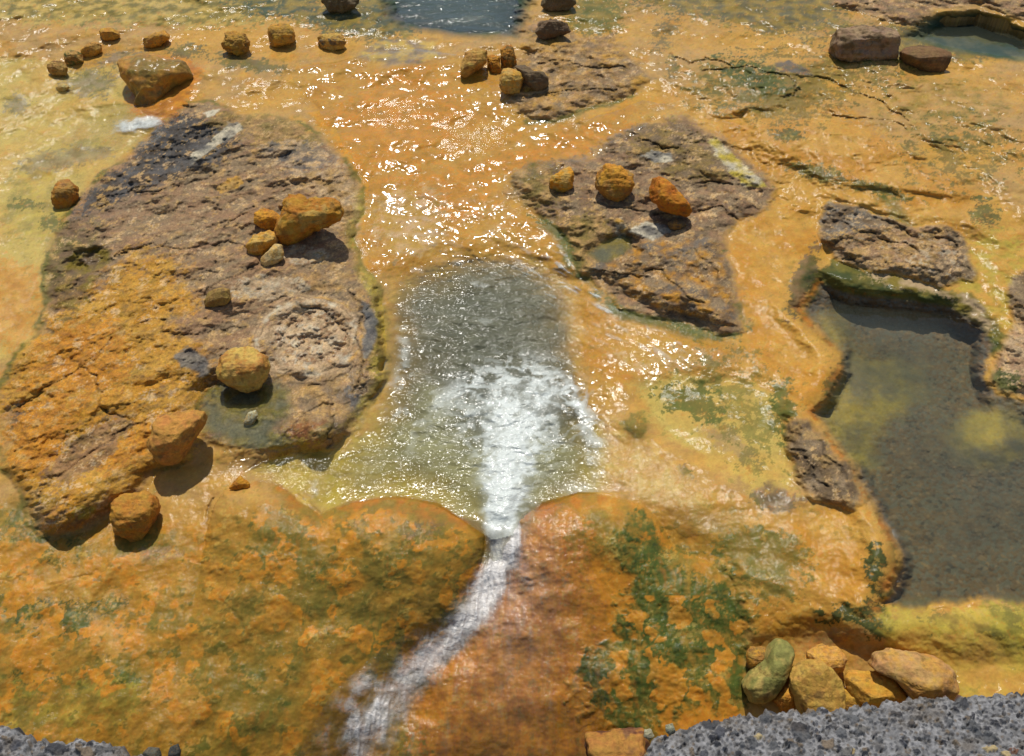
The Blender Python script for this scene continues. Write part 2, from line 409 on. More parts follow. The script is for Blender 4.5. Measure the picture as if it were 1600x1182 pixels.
def put(m, c, c2=None, f=None, wet=None, rip=None, op=1.0):
    global COL
    m = np.clip(m * op, 0, 1).astype(F32)
    c = C[c]
    if c2 is not None:
        k = mixn(NB if f is None else f)[..., None]
        c = c * (1 - k) + C[c2] * k
    COL = COL * (1 - m[..., None]) + c * m[..., None]
    for arr, val in ((WET, wet), (RIP, rip)):
        if val is not None:
            arr[...] = arr * (1 - m) + val * m
def zone(S, soft=.04, brk=.05, f=None):
    return sst(S + brk * (NB if f is None else f) + brk * .5 * NC + .45 * brk * (ND + NH) + .3 * brk * NG, -soft * .7, soft * .7)
FLK = .30 * NF + .40 * NC + .45 * NH + .50 * ND + .40 * NG
def spot(b, thr=.5, amp=.45, f=None, soft=.12):
    n = (NB if f is None else f) * .35 + FLK
    return sst(b + amp * 1.15 * n * sst(b, .02, .3), thr - soft * .8, thr + soft * .8)
k = mixn(NA + .5 * NE)[..., None]
COL[:] = C['or1'] * (1 - k) + C['tan'] * k
put(mixn(NE * 1.2 + .3 * NC - .3), 'or2', 'or1', NF, op=.75)
# far band with algae
put(spot(blob(330, 15, 130, 30) + blob(90, 10, 160, 30), .45), 'green', 'pale', NF, op=.75)
put(spot(blob(600, 25, 60, 40) + blob(430, 5, 80, 25) + .9 * blob(540, 35, 60, 18), .42), 'bgreen', 'olive', NF, op=.9)
put(spot(blob(930, 25, 45, 40), .4), 'green', 'olive', NF, op=.9)
put(spot(blob(1120, -5, 140, 30) + blob(1230, 20, 90, 40) + blob(1420, 70, 90, 30) + blob(1560, 70, 120, 22), .42), 'bgreen', 'olive', NF, op=.8)
put(spot(.9 * blob(1040, 50, 18, 34, -30) + .9 * blob(1050, 110, 12, 20), .55, .9), 'bgreen', None, op=.6)
# left basin
put(zone(S_LB, .08, .05), 'pale', 'sand', NB, wet=.8, rip=.5)
put(spot(blob(140, 130, 50, 25) + .9 * blob(25, 165, 28, 18) + .8 * blob(200, 90, 50, 14), .5), 'bgreen', 'grey', NF, op=.6)
put(spot(blob(60, 330, 70, 50) + blob(100, 245, 80, 20, 20), .5), 'yel', 'green', NF, op=.45)
put(spot(blob(85, 250, 60, 18, 10) + blob(150, 240, 30, 8), .45), 'grey', 'br2', NF, op=.5)
put(spot(blob(40, 320, 26, 10) + blob(80, 350, 20, 14), .5, .8), 'dgreen', 'green', NF, op=.7)
put(spot(blob(20, 470, 60, 70), .4), 'or2', 'or1', NC, wet=1, rip=.8)
# upper channel, bright and wet
CH = sdf([(440, 110), (560, 92), (720, 90), (790, 130), (800, 190), (900, 190), (1000, 150), (1040, 160), (1000, 205), (900, 250), (800, 280),
          (790, 310), (860, 345), (890, 390), (920, 440), (1010, 500), (1140, 528), (1180, 560), (1000, 590), (930, 640), (880, 560), (620, 430), (570, 420), (560, 300), (500, 200)])
put(zone(CH, .12, .06), 'or1', 'or2', NE + .3 * NC, wet=.12, rip=.2)
put(spot(blob(620, 190, 110, 80, 30) + blob(880, 230, 110, 25, 18) + blob(700, 310, 70, 40), .45), 'or2', 'or3', NC, op=.75)
put(spot(blob(640, 350, 60, 60) + .8 * blob(1050, 560, 100, 22), .45), 'sand', 'cream', NC, op=.6)
put(zone(sdf([(560, 88), (600, 62), (680, 62), (690, 90), (600, 105)]), .08, .05), 'grey', 'pale', NC, op=.7)
# right upper slope
put(spot(blob(1250, 220, 200, 60, -15) + blob(1420, 300, 140, 40, -20), .4), 'or1', 'or2', NE, wet=.8, rip=.6)
put(spot(blob(1150, 130, 90, 45) + .8 * blob(1470, 170, 120, 60), .45), 'tan', 'olive', NF, op=.65)
put(spot(blob(1275, 268, 45, 14, -10) + blob(1180, 120, 60, 22, -20) + blob(1380, 300, 60, 10, -15) + blob(1540, 335, 20, 30, 30) + blob(1235, 210, 30, 12), .5, .8),
    'dgreen', 'green', NF, op=.8)
put(spot(blob(1180, 130, 100, 50) + blob(1330, 110, 100, 30) + blob(1500, 240, 100, 60) + blob(1240, 160, 80, 40), .75, 1.1, NF), 'green', 'dgreen', NC, op=.6)
put(zone(sdf([(1370, 310), (1400, 300), (1415, 340), (1430, 352), (1405, 345)]), .05, .05), 'ol2', 'green', NC, op=.7)
put(spot(blob(1560, 420, 70, 60) + blob(1545, 480, 40, 60), .4), 'yel', 'or1', NC, op=.8)
# right column of orange crust
put(zone(sdf([(1180, 290), (1275, 330), (1285, 390), (1240, 450), (1250, 500), (1310, 550), (1320, 590), (1270, 640), (1230, 640), (1215, 590), (1160, 560), (1165, 500), (1140, 430), (1140, 360)]), .07, .05),
    'or2', 'or1', NE, wet=.6, rip=.4)
put(zone(sdf([(1140, 800), (1240, 790), (1350, 790), (1395, 860), (1400, 910), (1370, 960), (1300, 990), (1200, 1000), (1160, 960), (1150, 880), (1090, 830)]), .08, .05),
    'or2', 'or1', NE, wet=.7, rip=.5)
put(zone(S_SAND, .08, .06), 'sand', 'pale', NE, wet=.35, rip=.1)
put(spot(blob(1140, 690, 60, 22, -35), .5), 'brown', 'tan', NC, op=.55)
put(spot(blob(1070, 620, 45, 22) + blob(1100, 640, 25, 22) + blob(1225, 640, 20, 50) + blob(1300, 610, 14, 20), .5, .9, NF), 'ol2', 'green', NC, op=.85)
put(spot(blob(1070, 740, 14, 22, 40) + blob(1210, 785, 40, 16), .5, .7), 'green', 'br2', NC, op=.8)
put(spot(blob(1120, 600, 90, 60) + blob(1190, 680, 60, 60), .78, 1.2, NF), 'ol2', 'green', NC, op=.6)
put(zone(sdf([(950, 650), (1010, 690), (1080, 750), (1140, 830), (1080, 850), (1020, 800), (950, 740)]), .09, .06), 'or1', 'sand', NC, wet=1, rip=1)
put(zone(sdf([(980, 660), (988, 646), (1005, 643), (1010, 660), (1006, 685), (993, 690), (981, 680)]), .03, .03), 'olive', 'ol2', NC + .5 * ND, op=.8)
# domes and foreground slope
FG = sst(VV + 40 * NA, 775, 830) * (1 - sst(UU + 30 * NB, 1130, 1180)) * (1 - sst(S_SPR, -.02, .03))
kf = 1 - sst(UU, 280, 400)
FG = FG * (1 - kf) + kf * sst(VV + 26 * NB - .15 * UU, 760, 810)
put(FG * (1 - sst(S_LEFT, -.02, .02)), 'or2', 'olive', NE + .3 * NF, wet=.5, rip=.6)
put(FG * sst(NF * .7 + NB * .6 + NC * .4 + .75 * blob(560, 880, 200, 110) + .7 * blob(380, 1060, 90, 120) + .35 * ND - .22, -.15, .5), 'olive', 'ol2', NC + .5 * ND, op=.68)
w1, w2, wid = nz(36).cells(X0 * 7 + .35 * NC + .5 * NB, Y0 * 6 + .35 * NF + .5 * NE)
dots = sst(.17 + .42 * nz(36).r3[wid] ** 1.5 - w1 + .22 * NC + .12 * NH + .06 * ND, 0, .05)
pass
put(FG * spot(blob(100, 950, 90, 50) + blob(70, 1070, 50, 30) + blob(190, 1060, 40, 14) + blob(60, 840, 50, 60), .5, 1.0, NF), 'dgreen', 'green', NC, op=.85)
put(FG * spot(blob(60, 1100, 90, 40) + blob(180, 1090, 90, 30), .55, .6), 'olive', 'yel', NC, op=.6)
put(FG * spot(blob(40, 900, 110, 40, -15) + blob(230, 900, 90, 30, 10), .5), 'or2', 'or1', NC, op=.85)
put(FG * spot(blob(420, 770, 40, 35), .4), 'ol2', 'green', NC, op=.85)
put(FG * spot(blob(640, 800, 100, 36), .4), 'olive', 'br2', NC, op=.7)
put(zone(S_DR, .03, .02), 'or3', 'olive', NB, wet=.5, rip=.6, op=.9)
chute = spot(1.3 * blob(800, 1080, 130, 260) * sst(S_DR, -.03, .04), .32, .35)
lac = fbm(X0 * 46 + .5 * NC, Y0 * 8, 4, 63)
put(chute, 'or3', 'rust', .5 * lac + .5 * NB + .4 * NH, wet=1, rip=.9)
put(chute * sst(lac + .3 * NC, .1, .6), 'rust', 'or3', NC, op=.3)
put(chute * sst(-lac + .5 * ND + .3 * NH, .2, .6), 'or2', 'or3', NC, op=.4)
ME = sdf([(1000, 796), (1026, 815), (1046, 850), (1100, 880), (1140, 905), (1166, 960), (1170, 1040), (1165, 1120), (900, 1140), (890, 1080), (930, 1000), (975, 900), (985, 840)])
moss = zone(ME, .05, .08) * sst(NF * .5 + NC * .5 + .45 * ND + .2 * NB + .56 + .5 * blob(1030, 900, 60, 110, -15) + .4 * blob(1140, 1000, 25, 90), .02, .5)
put(moss * (1 - .9 * dots * (VV > 930)), 'mgreen', 'green', NC + .9 * ND, op=.92)
put(moss * sst(NH + .7 * ND + .4 * NG, .15, .4), 'dgreen', 'mgreen', NC, op=.7)
put(moss * dots * (VV > 930), 'or2', 'or3', NC, op=.8)
put(zone(ME, .06, .06) * spot(blob(1110, 870, 60, 40), .4), 'or2', 'olive', NC, op=.7)
put(spot(blob(1200, 890, 60, 50) + blob(1160, 850, 50, 20), .45, .7), 'olive', 'green', NC, op=.8)
put(spot(blob(1330, 960, 50, 16, 5) + blob(1375, 975, 22, 28) + blob(1365, 880, 18, 40) + blob(1400, 985, 25, 15), .45, .8, NF), 'dgreen', None, op=.92)
put(spot(blob(1290, 1000, 50, 16, 15), .45), 'rust', 'br2', NC, op=.6)
put(zone(sdf([(1395, 945), (1500, 950), (1640, 940), (1640, 1120), (1400, 1110), (1380, 1030)]), .05, .03), 'or1', 'yel', NE, wet=.9, rip=.25)
put(spot(blob(1570, 975, 60, 30) + blob(1480, 975, 40, 20), .5, .7), 'ol2', 'yel', NC, op=.7)
stk = fbm(X0 * 26 + .6 * NB + .3 * NC, Y0 * 6 + .5 * NE, 4, 64)
put(FG * sst(stk + .3 * ND, .1, .7), 'or2', 'or1', NB, op=.40)
put(FG * sst(-stk + .4 * ND, .15, .8), 'olive', 'rust', NE, op=.38)
put(FG * spot(blob(270, 1110, 46, 60) + blob(170, 1000, 30, 40) + blob(90, 900, 60, 16) + blob(310, 770, 40, 20), .45), 'or1', 'or2', NC, wet=1, rip=1)
put(FG * spot(blob(230, 870, 60, 14, 10), .5), 'tan', 'pink', NC, wet=1, rip=1, op=.6)
put(FG * sst(-NE - .4 * NF + .4 * ND + .25 * NH + .5 * blob(560, 880, 200, 110) + .6 * blob(390, 1070, 90, 100), .1, .4) * (S_DR < .02), 'olive', 'ol2', NC + .5 * ND, op=.36)
put(FG * dots * sst(NA + .2 * NB + .9 * blob(560, 900, 230, 150) + .5 * blob(330, 1050, 120, 120), -.15, .2) * (S_LEFT < 0) * (S_DR < .02), 'or2', 'or3', NC + .5 * ND, op=.85)
put(FG * sst(NH + .5 * ND + .8 * NB - .4 * NE, .35, .6) * (S_DR < .02), 'or1', 'or2', NC, op=.5)
put(FG * sst(NC + .7 * NH + .5 * ND - .6 * NB, .55, .75) * (S_DR < .02), 'mgreen', 'dgreen', NG, op=.55)
# outcrop surfaces
R = zone(S_LEFT, .06, .05)
put(R, 'brown', 'pink', strat + .4 * NB, wet=0, rip=0)
put(R * sst(strat2 + .3 * strat + .3 * NF, .5, .85), 'br2', 'dark', NC, op=.25)
put(R * sst(NF + .5 * NC - .1 * strat, .1, .5), 'tan', 'pink', NB, op=.5)
put(R * spot(blob(310, 230, 70, 35, 25) + blob(190, 300, 90, 30, 35) + blob(270, 200, 40, 25), .42), 'slate', 'dark', NC, op=.9)
put(R * spot(blob(400, 190, 80, 25) + blob(460, 220, 50, 30), .45), 'olive', 'tan', NF, op=.6)
put(R * spot(blob(480, 250, 50, 30) + blob(440, 235, 30, 14), .5), 'slate', 'cream', NF, op=.8)
put(R * zone(S_LOR, .12, .16), 'or1', 'or2', .6 * strat + .8 * NE)
put(R * zone(S_LOR, .06, .04) * spot(blob(230, 500, 80, 60) + blob(60, 620, 60, 40) + blob(250, 650, 70, 40, 30), .4), 'or1', 'or2', NC, op=.75)
put(R * zone(S_LOR, .06, .04) * sst(strat2 + .2 * NC + .3 * NE, .5, .85), 'br2', 'olive', NC, op=.45)
put(R * zone(S_LOR, .06, .04) * spot(blob(130, 560, 70, 60) + blob(60, 680, 50, 60) + blob(200, 700, 80, 20, 30), .4), 'rust', 'or3', NF, op=.6)
put(R * spot(blob(130, 715, 70, 30, 35) + blob(150, 690, 60, 16, 40), .45), 'pink', 'br2', NC, op=.75)
put(R * spot(blob(105, 430, 40, 60) + blob(100, 400, 60, 40, 30), .42), 'br2', 'ol2', NC, op=.75)
put(R * spot(blob(480, 600, 110, 110) + blob(530, 460, 60, 60), .5), 'tan', 'brown', NF, op=.7)
put(R * spot(blob(580, 505, 14, 40) + blob(565, 640, 12, 40, 30), .45), 'slate', 'grey', NC, op=.8)
put(R * spot(blob(590, 540, 16, 80) + blob(480, 675, 50, 18), .45), 'red', 'olive', NF, op=.7)
put(R * spot(blob(200, 330, 90, 24, 20) + blob(330, 330, 60, 30), .42), 'pink', 'brown', NC, op=.7)
put(R * spot(blob(270, 215, 46, 36, 30) + blob(245, 240, 26, 16), .42), 'dark', 'slate', NC + .5 * ND, op=.75)
put(R * spot(blob(545, 330, 26, 60) + blob(500, 285, 40, 20), .42), 'tan', 'cream', NC, op=.7)
put(R * spot(blob(460, 395, 50, 14, -6) + blob(420, 450, 60, 20), .42), 'cream', 'white', NC + .5 * ND, op=.6)
rings = sst(np.sin((S_NEST + .02 * NB + .012 * NC) * 150), -.2, .7) * sst(S_NEST, -.16, -.10) * (1 - sst(S_NEST, .0, .04))
put(R * sst(S_NEST + .05 * NB, -.15, -.02), 'cream', 'pink', NC + .4 * ND, op=.85)
put(R * rings, 'br2', 'brown', NC, op=.6)
put(sst(S_NEST + .05 * NF + .03 * NH, .0, .06), 'cream', 'pink', (nz(33).r3[rid] - .5) * 1.4 + .4 * ND)
put(np.exp(-((S_NEST + .03) / .035) ** 2) * (S_NEST > -.2) * sst(NF, -.3, .2), 'cream', 'white', NC, op=.8)
put(R * spot(blob(400, 690, 80, 14) + blob(130, 800, 20, 12), .4), 'ol2', 'yel', NC, op=.7)
WET += .7 * R * sst(blob(560, 640, 60, 70) + blob(480, 690, 90, 25), .3, .6); RIP += .6 * R * sst(blob(560, 640, 60, 70), .3, .6)
put(sst(-np.abs(S_LEFT + .01) + .03 * NF, -.035, 0) * (S_LEFT > -.2) * sst(NB + .5 * NE + .8 * blob(90, 460, 50, 120) + .8 * blob(570, 350, 30, 160), -.1, .3), 'ol2', 'green', NC, op=.8)
put(sst(S_LEFT, -.04, .0) * (1 - sst(S_LEFT, .05, .09)) * sst(UU + 30 * NB, 530, 570) * sst(VV, 270, 330), 'olive', 'yel', NF + .4 * NC, wet=.8, rip=.3, op=.85)
R = zone(S_MID, .06, .06)
put(R, 'brown', 'pink', NF, wet=.05, rip=0)
put(R * sst(crag + .4 * NF, .35, .75), 'br2', 'dark', NC, op=.5)
put(R * sst(NF * .6 + NC * .8, .1, .5), 'tan', 'pink', NB, op=.5)
put(R * spot(blob(1060, 240, 90, 40, -20), .42), 'br2', 'olive', NF, op=.6)
put(R * spot(blob(830, 290, 50, 40) + blob(920, 380, 50, 50), .42), 'olive', 'tan', NC, op=.7)
put(zone(S_MIDF, .03, .03), 'brown', 'or2', NF + .3 * strat, wet=.1)
put(zone(S_MIDF, .03, .03) * sst(crag + .4 * NC, .3, .65), 'br2', 'slate', NB, op=.65)
ringm = sst(-np.abs(S_MID + .02) + .04 * NF, -.05, 0) * (S_MID > -.2)
put(ringm * sst(blob(880, 400, 60, 90) + blob(1020, 500, 140, 30) + .5 * NB, .25, .5), 'ol2', 'green', NC, wet=.9, rip=1, op=.9)
put(ringm * sst(blob(930, 170, 150, 30, 12) + .6 * NB, .3, .6), 'ol2', 'green', NC, op=.7)
put(sst(S_MID, -.13, -.05) * (1 - sst(S_MID, .0, .03)) * sst(blob(870, 380, 36, 70) + blob(1010, 500, 150, 34, -8) + .35 * NF + .3 * NC + .25 * ND, .3, .55), 'ol2', 'green', NC + .5 * ND, wet=1, rip=1, op=.92)
R = zone(S_FAR, .10, .08)
put(R, 'brown', 'or1', NF + .4 * NB, wet=.1, rip=0, op=.9)
put(R * sst(crag + .4 * NF, .3, .7), 'br2', 'pink', NC, op=.6)
put(spot(blob(850, 45, 26, 14), .45), 'br2', 'pink', NC, op=.8)
put(sst(-np.abs(S_FAR + .01), -.06, 0) * (S_FAR > -.2) * sst(blob(900, 180, 130, 20, 12) + .5 * NF, .3, .6), 'ol2', 'green', NC, op=.85)
put(zone(sdf([(800, 90), (860, 80), (880, 60), (850, 55), (825, 70)]), .08, .05), 'or1', 'tan', NC, op=.7)
R = sst(S_RIM, -.02, .03)
put(R, 'brown', 'br2', NF, wet=0, rip=0)
put(R * spot(blob(1330, 340, 60, 30), .4), 'br2', 'grey', NC, op=.8)
put(R * spot(blob(1420, 385, 100, 34), .4), 'pink', 'tan', NF, op=.8)
put(R * sst(NH + .6 * ND + .5 * blob(1450, 400, 60, 30), .45, .7), 'cream', 'white', NC, op=.6)
R = sst(S_DARK, -.02, .03)
put(R, 'br2', 'brown', NF, wet=.1, rip=0); put(R * sst(crag + .3 * NC, .3, .6), 'dark', 'tan', NB, op=.6)
R = sst(S_EDGE, -.02, .04)
put(R, 'cream', 'pink', NF, wet=0, rip=0); put(R * spot(blob(1595, 455, 30, 40), .4), 'brown', 'br2', NC)
put(R * spot(blob(1565, 600, 34, 24), .35), 'green', 'dgreen', NC, op=.9)
R = sst(S_TOPR, -.05, .08)
put(R, 'pink', 'brown', NF, wet=0, rip=0); put(R * sst(crag + .5 * NF, .35, .7), 'br2', 'tan', NC, op=.6)
put(zone(sdf([(1180, 778), (1206, 760), (1240, 776), (1236, 800), (1196, 800)]), .04, .05), 'br2', 'brown', NC, op=.85)
put(zone(sdf([(1208, 98), (1232, 95), (1262, 108), (1270, 118), (1225, 112)]), .03, .03), 'slate', 'br2', NC, op=.85)
for (f_, lo, cc, c2, op_) in ((NH + .8 * ND + .4 * NG, .35, 'br2', 'dark', .34), (-NH + .7 * ND + .5 * NC, .45, 'or1', 'tan', .45), (NC - NH + .8 * NG, .42, 'cream', 'tan', .6), (NF - ND + .5 * NG, .55, 'slate', 'br2', .3)):
    put(rock * sst(f_, lo, lo + .22), cc, c2, NB, op=op_)
crust = (1 - rock) * (1 - sst(S_POOL, -.02, .02)) * (1 - sst(S_SPR, -.05, .1))
put(crust * sst(NH + .8 * ND + .5 * NG + .5 * NE, .62, .9), 'ol2', 'green', NC, op=.40)
put(crust * sst(-NH + .6 * NC + .7 * NG + .4 * NB, .55, .85), 'or2', 'rust', ND, op=.38)
put(crust * sst(NC - ND + .5 * NG - .3 * NE, .6, .9), 'sand', 'pale', NB, op=.40)
put(sst(S_LEFT, -.02, .04) * zone(sdf([(562, 470), (580, 478), (592, 500), (588, 530), (578, 560), (566, 545), (570, 510)]), .02, .02), 'slate', 'grey', NC + .5 * ND, op=.9)
put(sst(S_LEFT, -.02, .04) * zone(sdf([(292, 250), (320, 228), (345, 206), (358, 190), (372, 188), (380, 198), (366, 212), (340, 228), (318, 246), (300, 258)]), .012, .01), 'grey', 'white', NC, op=.85)
put(sst(S_LEFT, -.02, .04) * zone(sdf([(318, 178), (330, 172), (344, 172), (338, 180), (326, 184)]), .012, .012), 'white', None)
put(sst(S_LEFT, -.02, .04) * zone(sdf([(278, 556), (300, 545), (322, 556), (330, 580), (312, 588), (290, 574)]), .02, .02), 'slate', 'grey', NC, op=.9)
put(sst(S_LEFT, -.02, .04) * zone(sdf([(340, 296), (358, 278), (372, 274), (380, 284), (366, 296), (348, 304)]), .012, .012), 'or1', 'tan', NC)
put(sst(S_MID, -.02, .04) * zone(sdf([(1100, 222), (1120, 216), (1140, 238), (1170, 262), (1196, 290), (1160, 296), (1140, 268), (1120, 246)]), .02, .02), 'white', 'yel', NF, op=.9)
put(sst(S_MID, -.02, .04) * zone(sdf([(1003, 244), (1020, 234), (1050, 240), (1050, 252), (1034, 254), (1016, 250)]), .012, .015), 'white', 'grey', NC)
put(sst(S_MID, -.02, .04) * zone(sdf([(986, 362), (1010, 346), (1044, 352), (1046, 366), (1020, 374)]), .015, .02), 'grey', 'white', NC)
put(sst(S_MID, -.02, .04) * zone(sdf([(958, 352), (968, 340), (982, 358), (972, 374), (960, 370)]), .012, .02), 'white', 'or1', NC)
put(sst(S_NEST + .05 * NF + .03 * NH, .0, .06) * sst(NC + .6 * NG, -.3, .3), 'cream', 'white', (nz(33).r3[rid] - .5) * 1.4 + .4 * ND, op=.7)
put(np.exp(-((S_NEST + .035 + .02 * NB) / .018) ** 2) * (S_NEST > -.2) * sst(NF + .3 * NC, -.4, .1), 'cream', 'white', NC, op=.85)
put(np.exp(-((S_NEST + .075 + .02 * NB) / .010) ** 2) * (S_NEST > -.2) * sst(NE + .3 * NC, -.3, .2), 'cream', 'or1', NC, op=.7)
# mound above the small fall
put(spot(blob(245, 150, 44, 40) + blob(270, 115, 40, 24), .35, .3), 'rust', 'or3', NC, op=.85)
put(spot(blob(390, 100, 60, 12, -10) + blob(290, 80, 30, 12), .5, .8), 'green', 'bgreen', NC, op=.7)
# hollows and beds
put(zone(S_PUD, .06, .04), 'mud', 'olive', NF + .6 * NC, wet=.5, rip=.1, op=.9)
put(zone(S_PUD, .05, .04) * sst(NC + .5 * NF, 0, .5), 'green', 'ol2', NB, op=.5)
put(sst(S_HOL, -.02, .03), 'olive', 'br2', NC, wet=.4, rip=0)
put(sst(S_PU2, -.02, .02), 'mud', 'olive', NC, wet=.5, rip=0)
wall = zone(sdf([(1262, 430), (1300, 405), (1345, 422), (1430, 436), (1480, 455), (1520, 460), (1575, 530), (1550, 560), (1490, 490), (1380, 475), (1290, 470), (1255, 500)]), .03, .03)
put(wall, 'ol2', 'dgreen', NF, wet=.3, rip=0, op=.95)
put(wall * spot(blob(1450, 445, 90, 14, -8) + blob(1530, 490, 40, 26, -40), .4), 'cream', 'olive', NC, op=.8)
put(spot(blob(1255, 440, 16, 60, -20), .4), 'dgreen', 'br2', NC, op=.8)
put(spot(blob(1310, 592, 16, 40, -25), .5, .6), 'rust', 'dgreen', NF, op=.7)
und = np.exp(-((S_POOL - .0) / .028) ** 2) * (1 - sst(UU, 1390, 1420))
put(und * sst(NF + .6 * NC + .5 * ND + .5 * blob(1285, 610, 30, 50) + .5 * blob(1260, 470, 30, 60) + .6 * blob(1390, 890, 24, 60), -.1, .25), 'dgreen', 'rust', NC, op=.8)
pb = sst(S_POOL, .0, .05)
put(pb, 'gravel', 'br2', (nz(34).r3[gid] - .5) * 2.2 + .4 * NB + .5 * ND, wet=0, rip=0)
put(pb * (nz(34).r3[gid] < .14), 'dark', 'br2', NC, op=.7)
put(pb * (nz(34).r3[gid] > .88), 'grey', 'brown', NC, op=.5)
put(pb * spot(blob(1480, 720, 90, 40) + blob(1400, 560, 60, 40) + blob(1520, 820, 90, 40), .5, .9), 'dark', 'br2', NC, op=.35)
put(pb * sandy, 'yel', 'mud', NB * .7 + .4 * NF, op=.62)
nodome = 1 - sst(np.maximum(S_DL, S_DR), -.015, .012)
put(zone(S_SPR, .10, .04) * nodome, 'sand', 'or1', NF, wet=0, rip=0)
put(zone(S_SPR, .08, .04) * sst(VV, 600, 690) * nodome, 'yel', 'pale', NF, op=.8)
put(sst(S_SPR, .12, .5) * nodome, 'mud', 'gravel', NB)
put(sst(np.maximum(S_DL, S_DR), -.01, .012) * sst(S_SPR, -.12, -.02) * sst(NF + .5 * NC + .4, -.2, .3), 'olive', 'rust', NF + .5 * NC, wet=.5, rip=.4, op=.8)
put(sst(S_RIV, .0, .2), 'bgreen', 'slate', NB, wet=0, rip=0)
put(sst(S_TIDE, .0, .1), 'bgreen', 'mud', NB, wet=0, rip=0)
COL *= (1 - (.55 - .35 * sst(VV, 780, 830)) * CRK)[..., None]
COL *= (1 + .15 * NC + (.13 + .10 * rock) * ND + (.10 + .14 * rock) * NG)[..., None]
COL *= (1 - .22 * rock * sst(ridge(X0 * 7 + .5 * NB + .4 * NC, Y0 * 9 + .5 * NF, 3, 8), .62, .85))[..., None]
COL = np.clip(COL, .01, .9)

H += .0035 * moss * (.6 + NH + .8 * ND)
PX, PY, _ = ground(UU, VV, H)
PXYZ = np.stack([PX, PY, H], -1).astype(F32)


def height_at(u, v):
    i = min(max(np.searchsorted(VS, v), 1), NV - 1); j = min(max(np.searchsorted(US, u), 1), NU - 1)
    return float(H[i, j])


# ------------------------------------------------------------------ materials
def new_mat(name):
    m = bpy.data.materials.new(name); m.use_nodes = True
    nt = m.node_tree; nt.nodes.clear()
    return m, nt


def N(nt, t, ins=None, **props):
    n = nt.nodes.new(t)
    for k, v in props.items():
        setattr(n, k, v)
    for k, v in (ins or {}).items():
        s = n.inputs[k]
        if isinstance(v, bpy.types.NodeSocket):
            nt.links.new(v, s)
        else:
            s.default_value = v
    return n


def math_(nt, op, a, b=0.0, clamp=False):
    return N(nt, 'ShaderNodeMath', {0: a, 1: b}, operation=op, use_clamp=clamp).outputs[0]


def attr(nt, name):
    return N(nt, 'ShaderNodeAttribute', attribute_name=name)


def noise(nt, vec, scale, detail=4, rough=.55, dist=0.0):
    return N(nt, 'ShaderNodeTexNoise', {'Vector': vec, 'Scale': scale, 'Detail': detail, 'Roughness': rough, 'Distortion': dist})


def ripple_height(nt, pos, big=22.0, small=55.0):
    mp = N(nt, 'ShaderNodeMapping', {'Vector': pos, 'Scale': (1.0, 1.7, 1.0)}).outputs[0]
    a = noise(nt, mp, big, 2, .5, .8).outputs[0]
    b = noise(nt, mp, small, 2, .5, 1.2).outputs[0]
    return math_(nt, 'ADD', a, math_(nt, 'MULTIPLY', b, .45))


def ground_material():
    m, nt = new_mat('mineral_crust')
    pos = N(nt, 'ShaderNodeNewGeometry').outputs['Position']
    col = attr(nt, 'col').outputs['Color']
    film = attr(nt, 'film').outputs['Vector']
    sep = N(nt, 'ShaderNodeSeparateXYZ', {0: film})
    wet, rip, rock_ = sep.outputs[0], sep.outputs[1], sep.outputs[2]
    g1_ = noise(nt, pos, 85, 6, .65)
    g2_ = noise(nt, pos, 230, 4, .6)
    g3_ = noise(nt, pos, 28, 5, .6, .6)
    vary = math_(nt, 'ADD', math_(nt, 'MULTIPLY', g1_.outputs[0], .8), math_(nt, 'MULTIPLY', g2_.outputs[0], .5))
    vary = math_(nt, 'ADD', math_(nt, 'MULTIPLY', math_(nt, 'SUBTRACT', vary, .65), math_(nt, 'ADD', .42, math_(nt, 'MULTIPLY', rock_, 1.0))), 1.0)
    c = N(nt, 'ShaderNodeMix', {'Factor': 1.0, 'A': col, 'B': vary}, data_type='RGBA', blend_type='MULTIPLY')
    c.inputs[6].default_value = (1, 1, 1, 1); nt.links.new(col, c.inputs[6]); nt.links.new(vary, c.inputs[7])
    hs = N(nt, 'ShaderNodeHueSaturation', {'Hue': math_(nt, 'ADD', .5, math_(nt, 'MULTIPLY', math_(nt, 'SUBTRACT', g3_.outputs[0], .5), .035)), 'Color': c.outputs[2]})
    ht = math_(nt, 'ADD', g1_.outputs[0], math_(nt, 'MULTIPLY', g2_.outputs[0], .35))
    b = N(nt, 'ShaderNodeBump', {'Strength': math_(nt, 'ADD', .13, math_(nt, 'MULTIPLY', rock_, .32)), 'Distance': .010, 'Height': ht})
    rb = N(nt, 'ShaderNodeBump', {'Strength': rip, 'Distance': .009, 'Height': ripple_height(nt, pos, 26, 70), 'Normal': b.outputs[0]})
    p = N(nt, 'ShaderNodeBsdfPrincipled', {'Base Color': hs.outputs[0], 'Roughness': .8, 'Specular IOR Level': .25, 'Normal': b.outputs[0],
                                           'Coat Weight': wet, 'Coat Roughness': .14, 'Coat IOR': 1.33, 'Coat Normal': rb.outputs[0]})
    o = N(nt, 'ShaderNodeOutputMaterial', {0: p.outputs[0]})
    return m


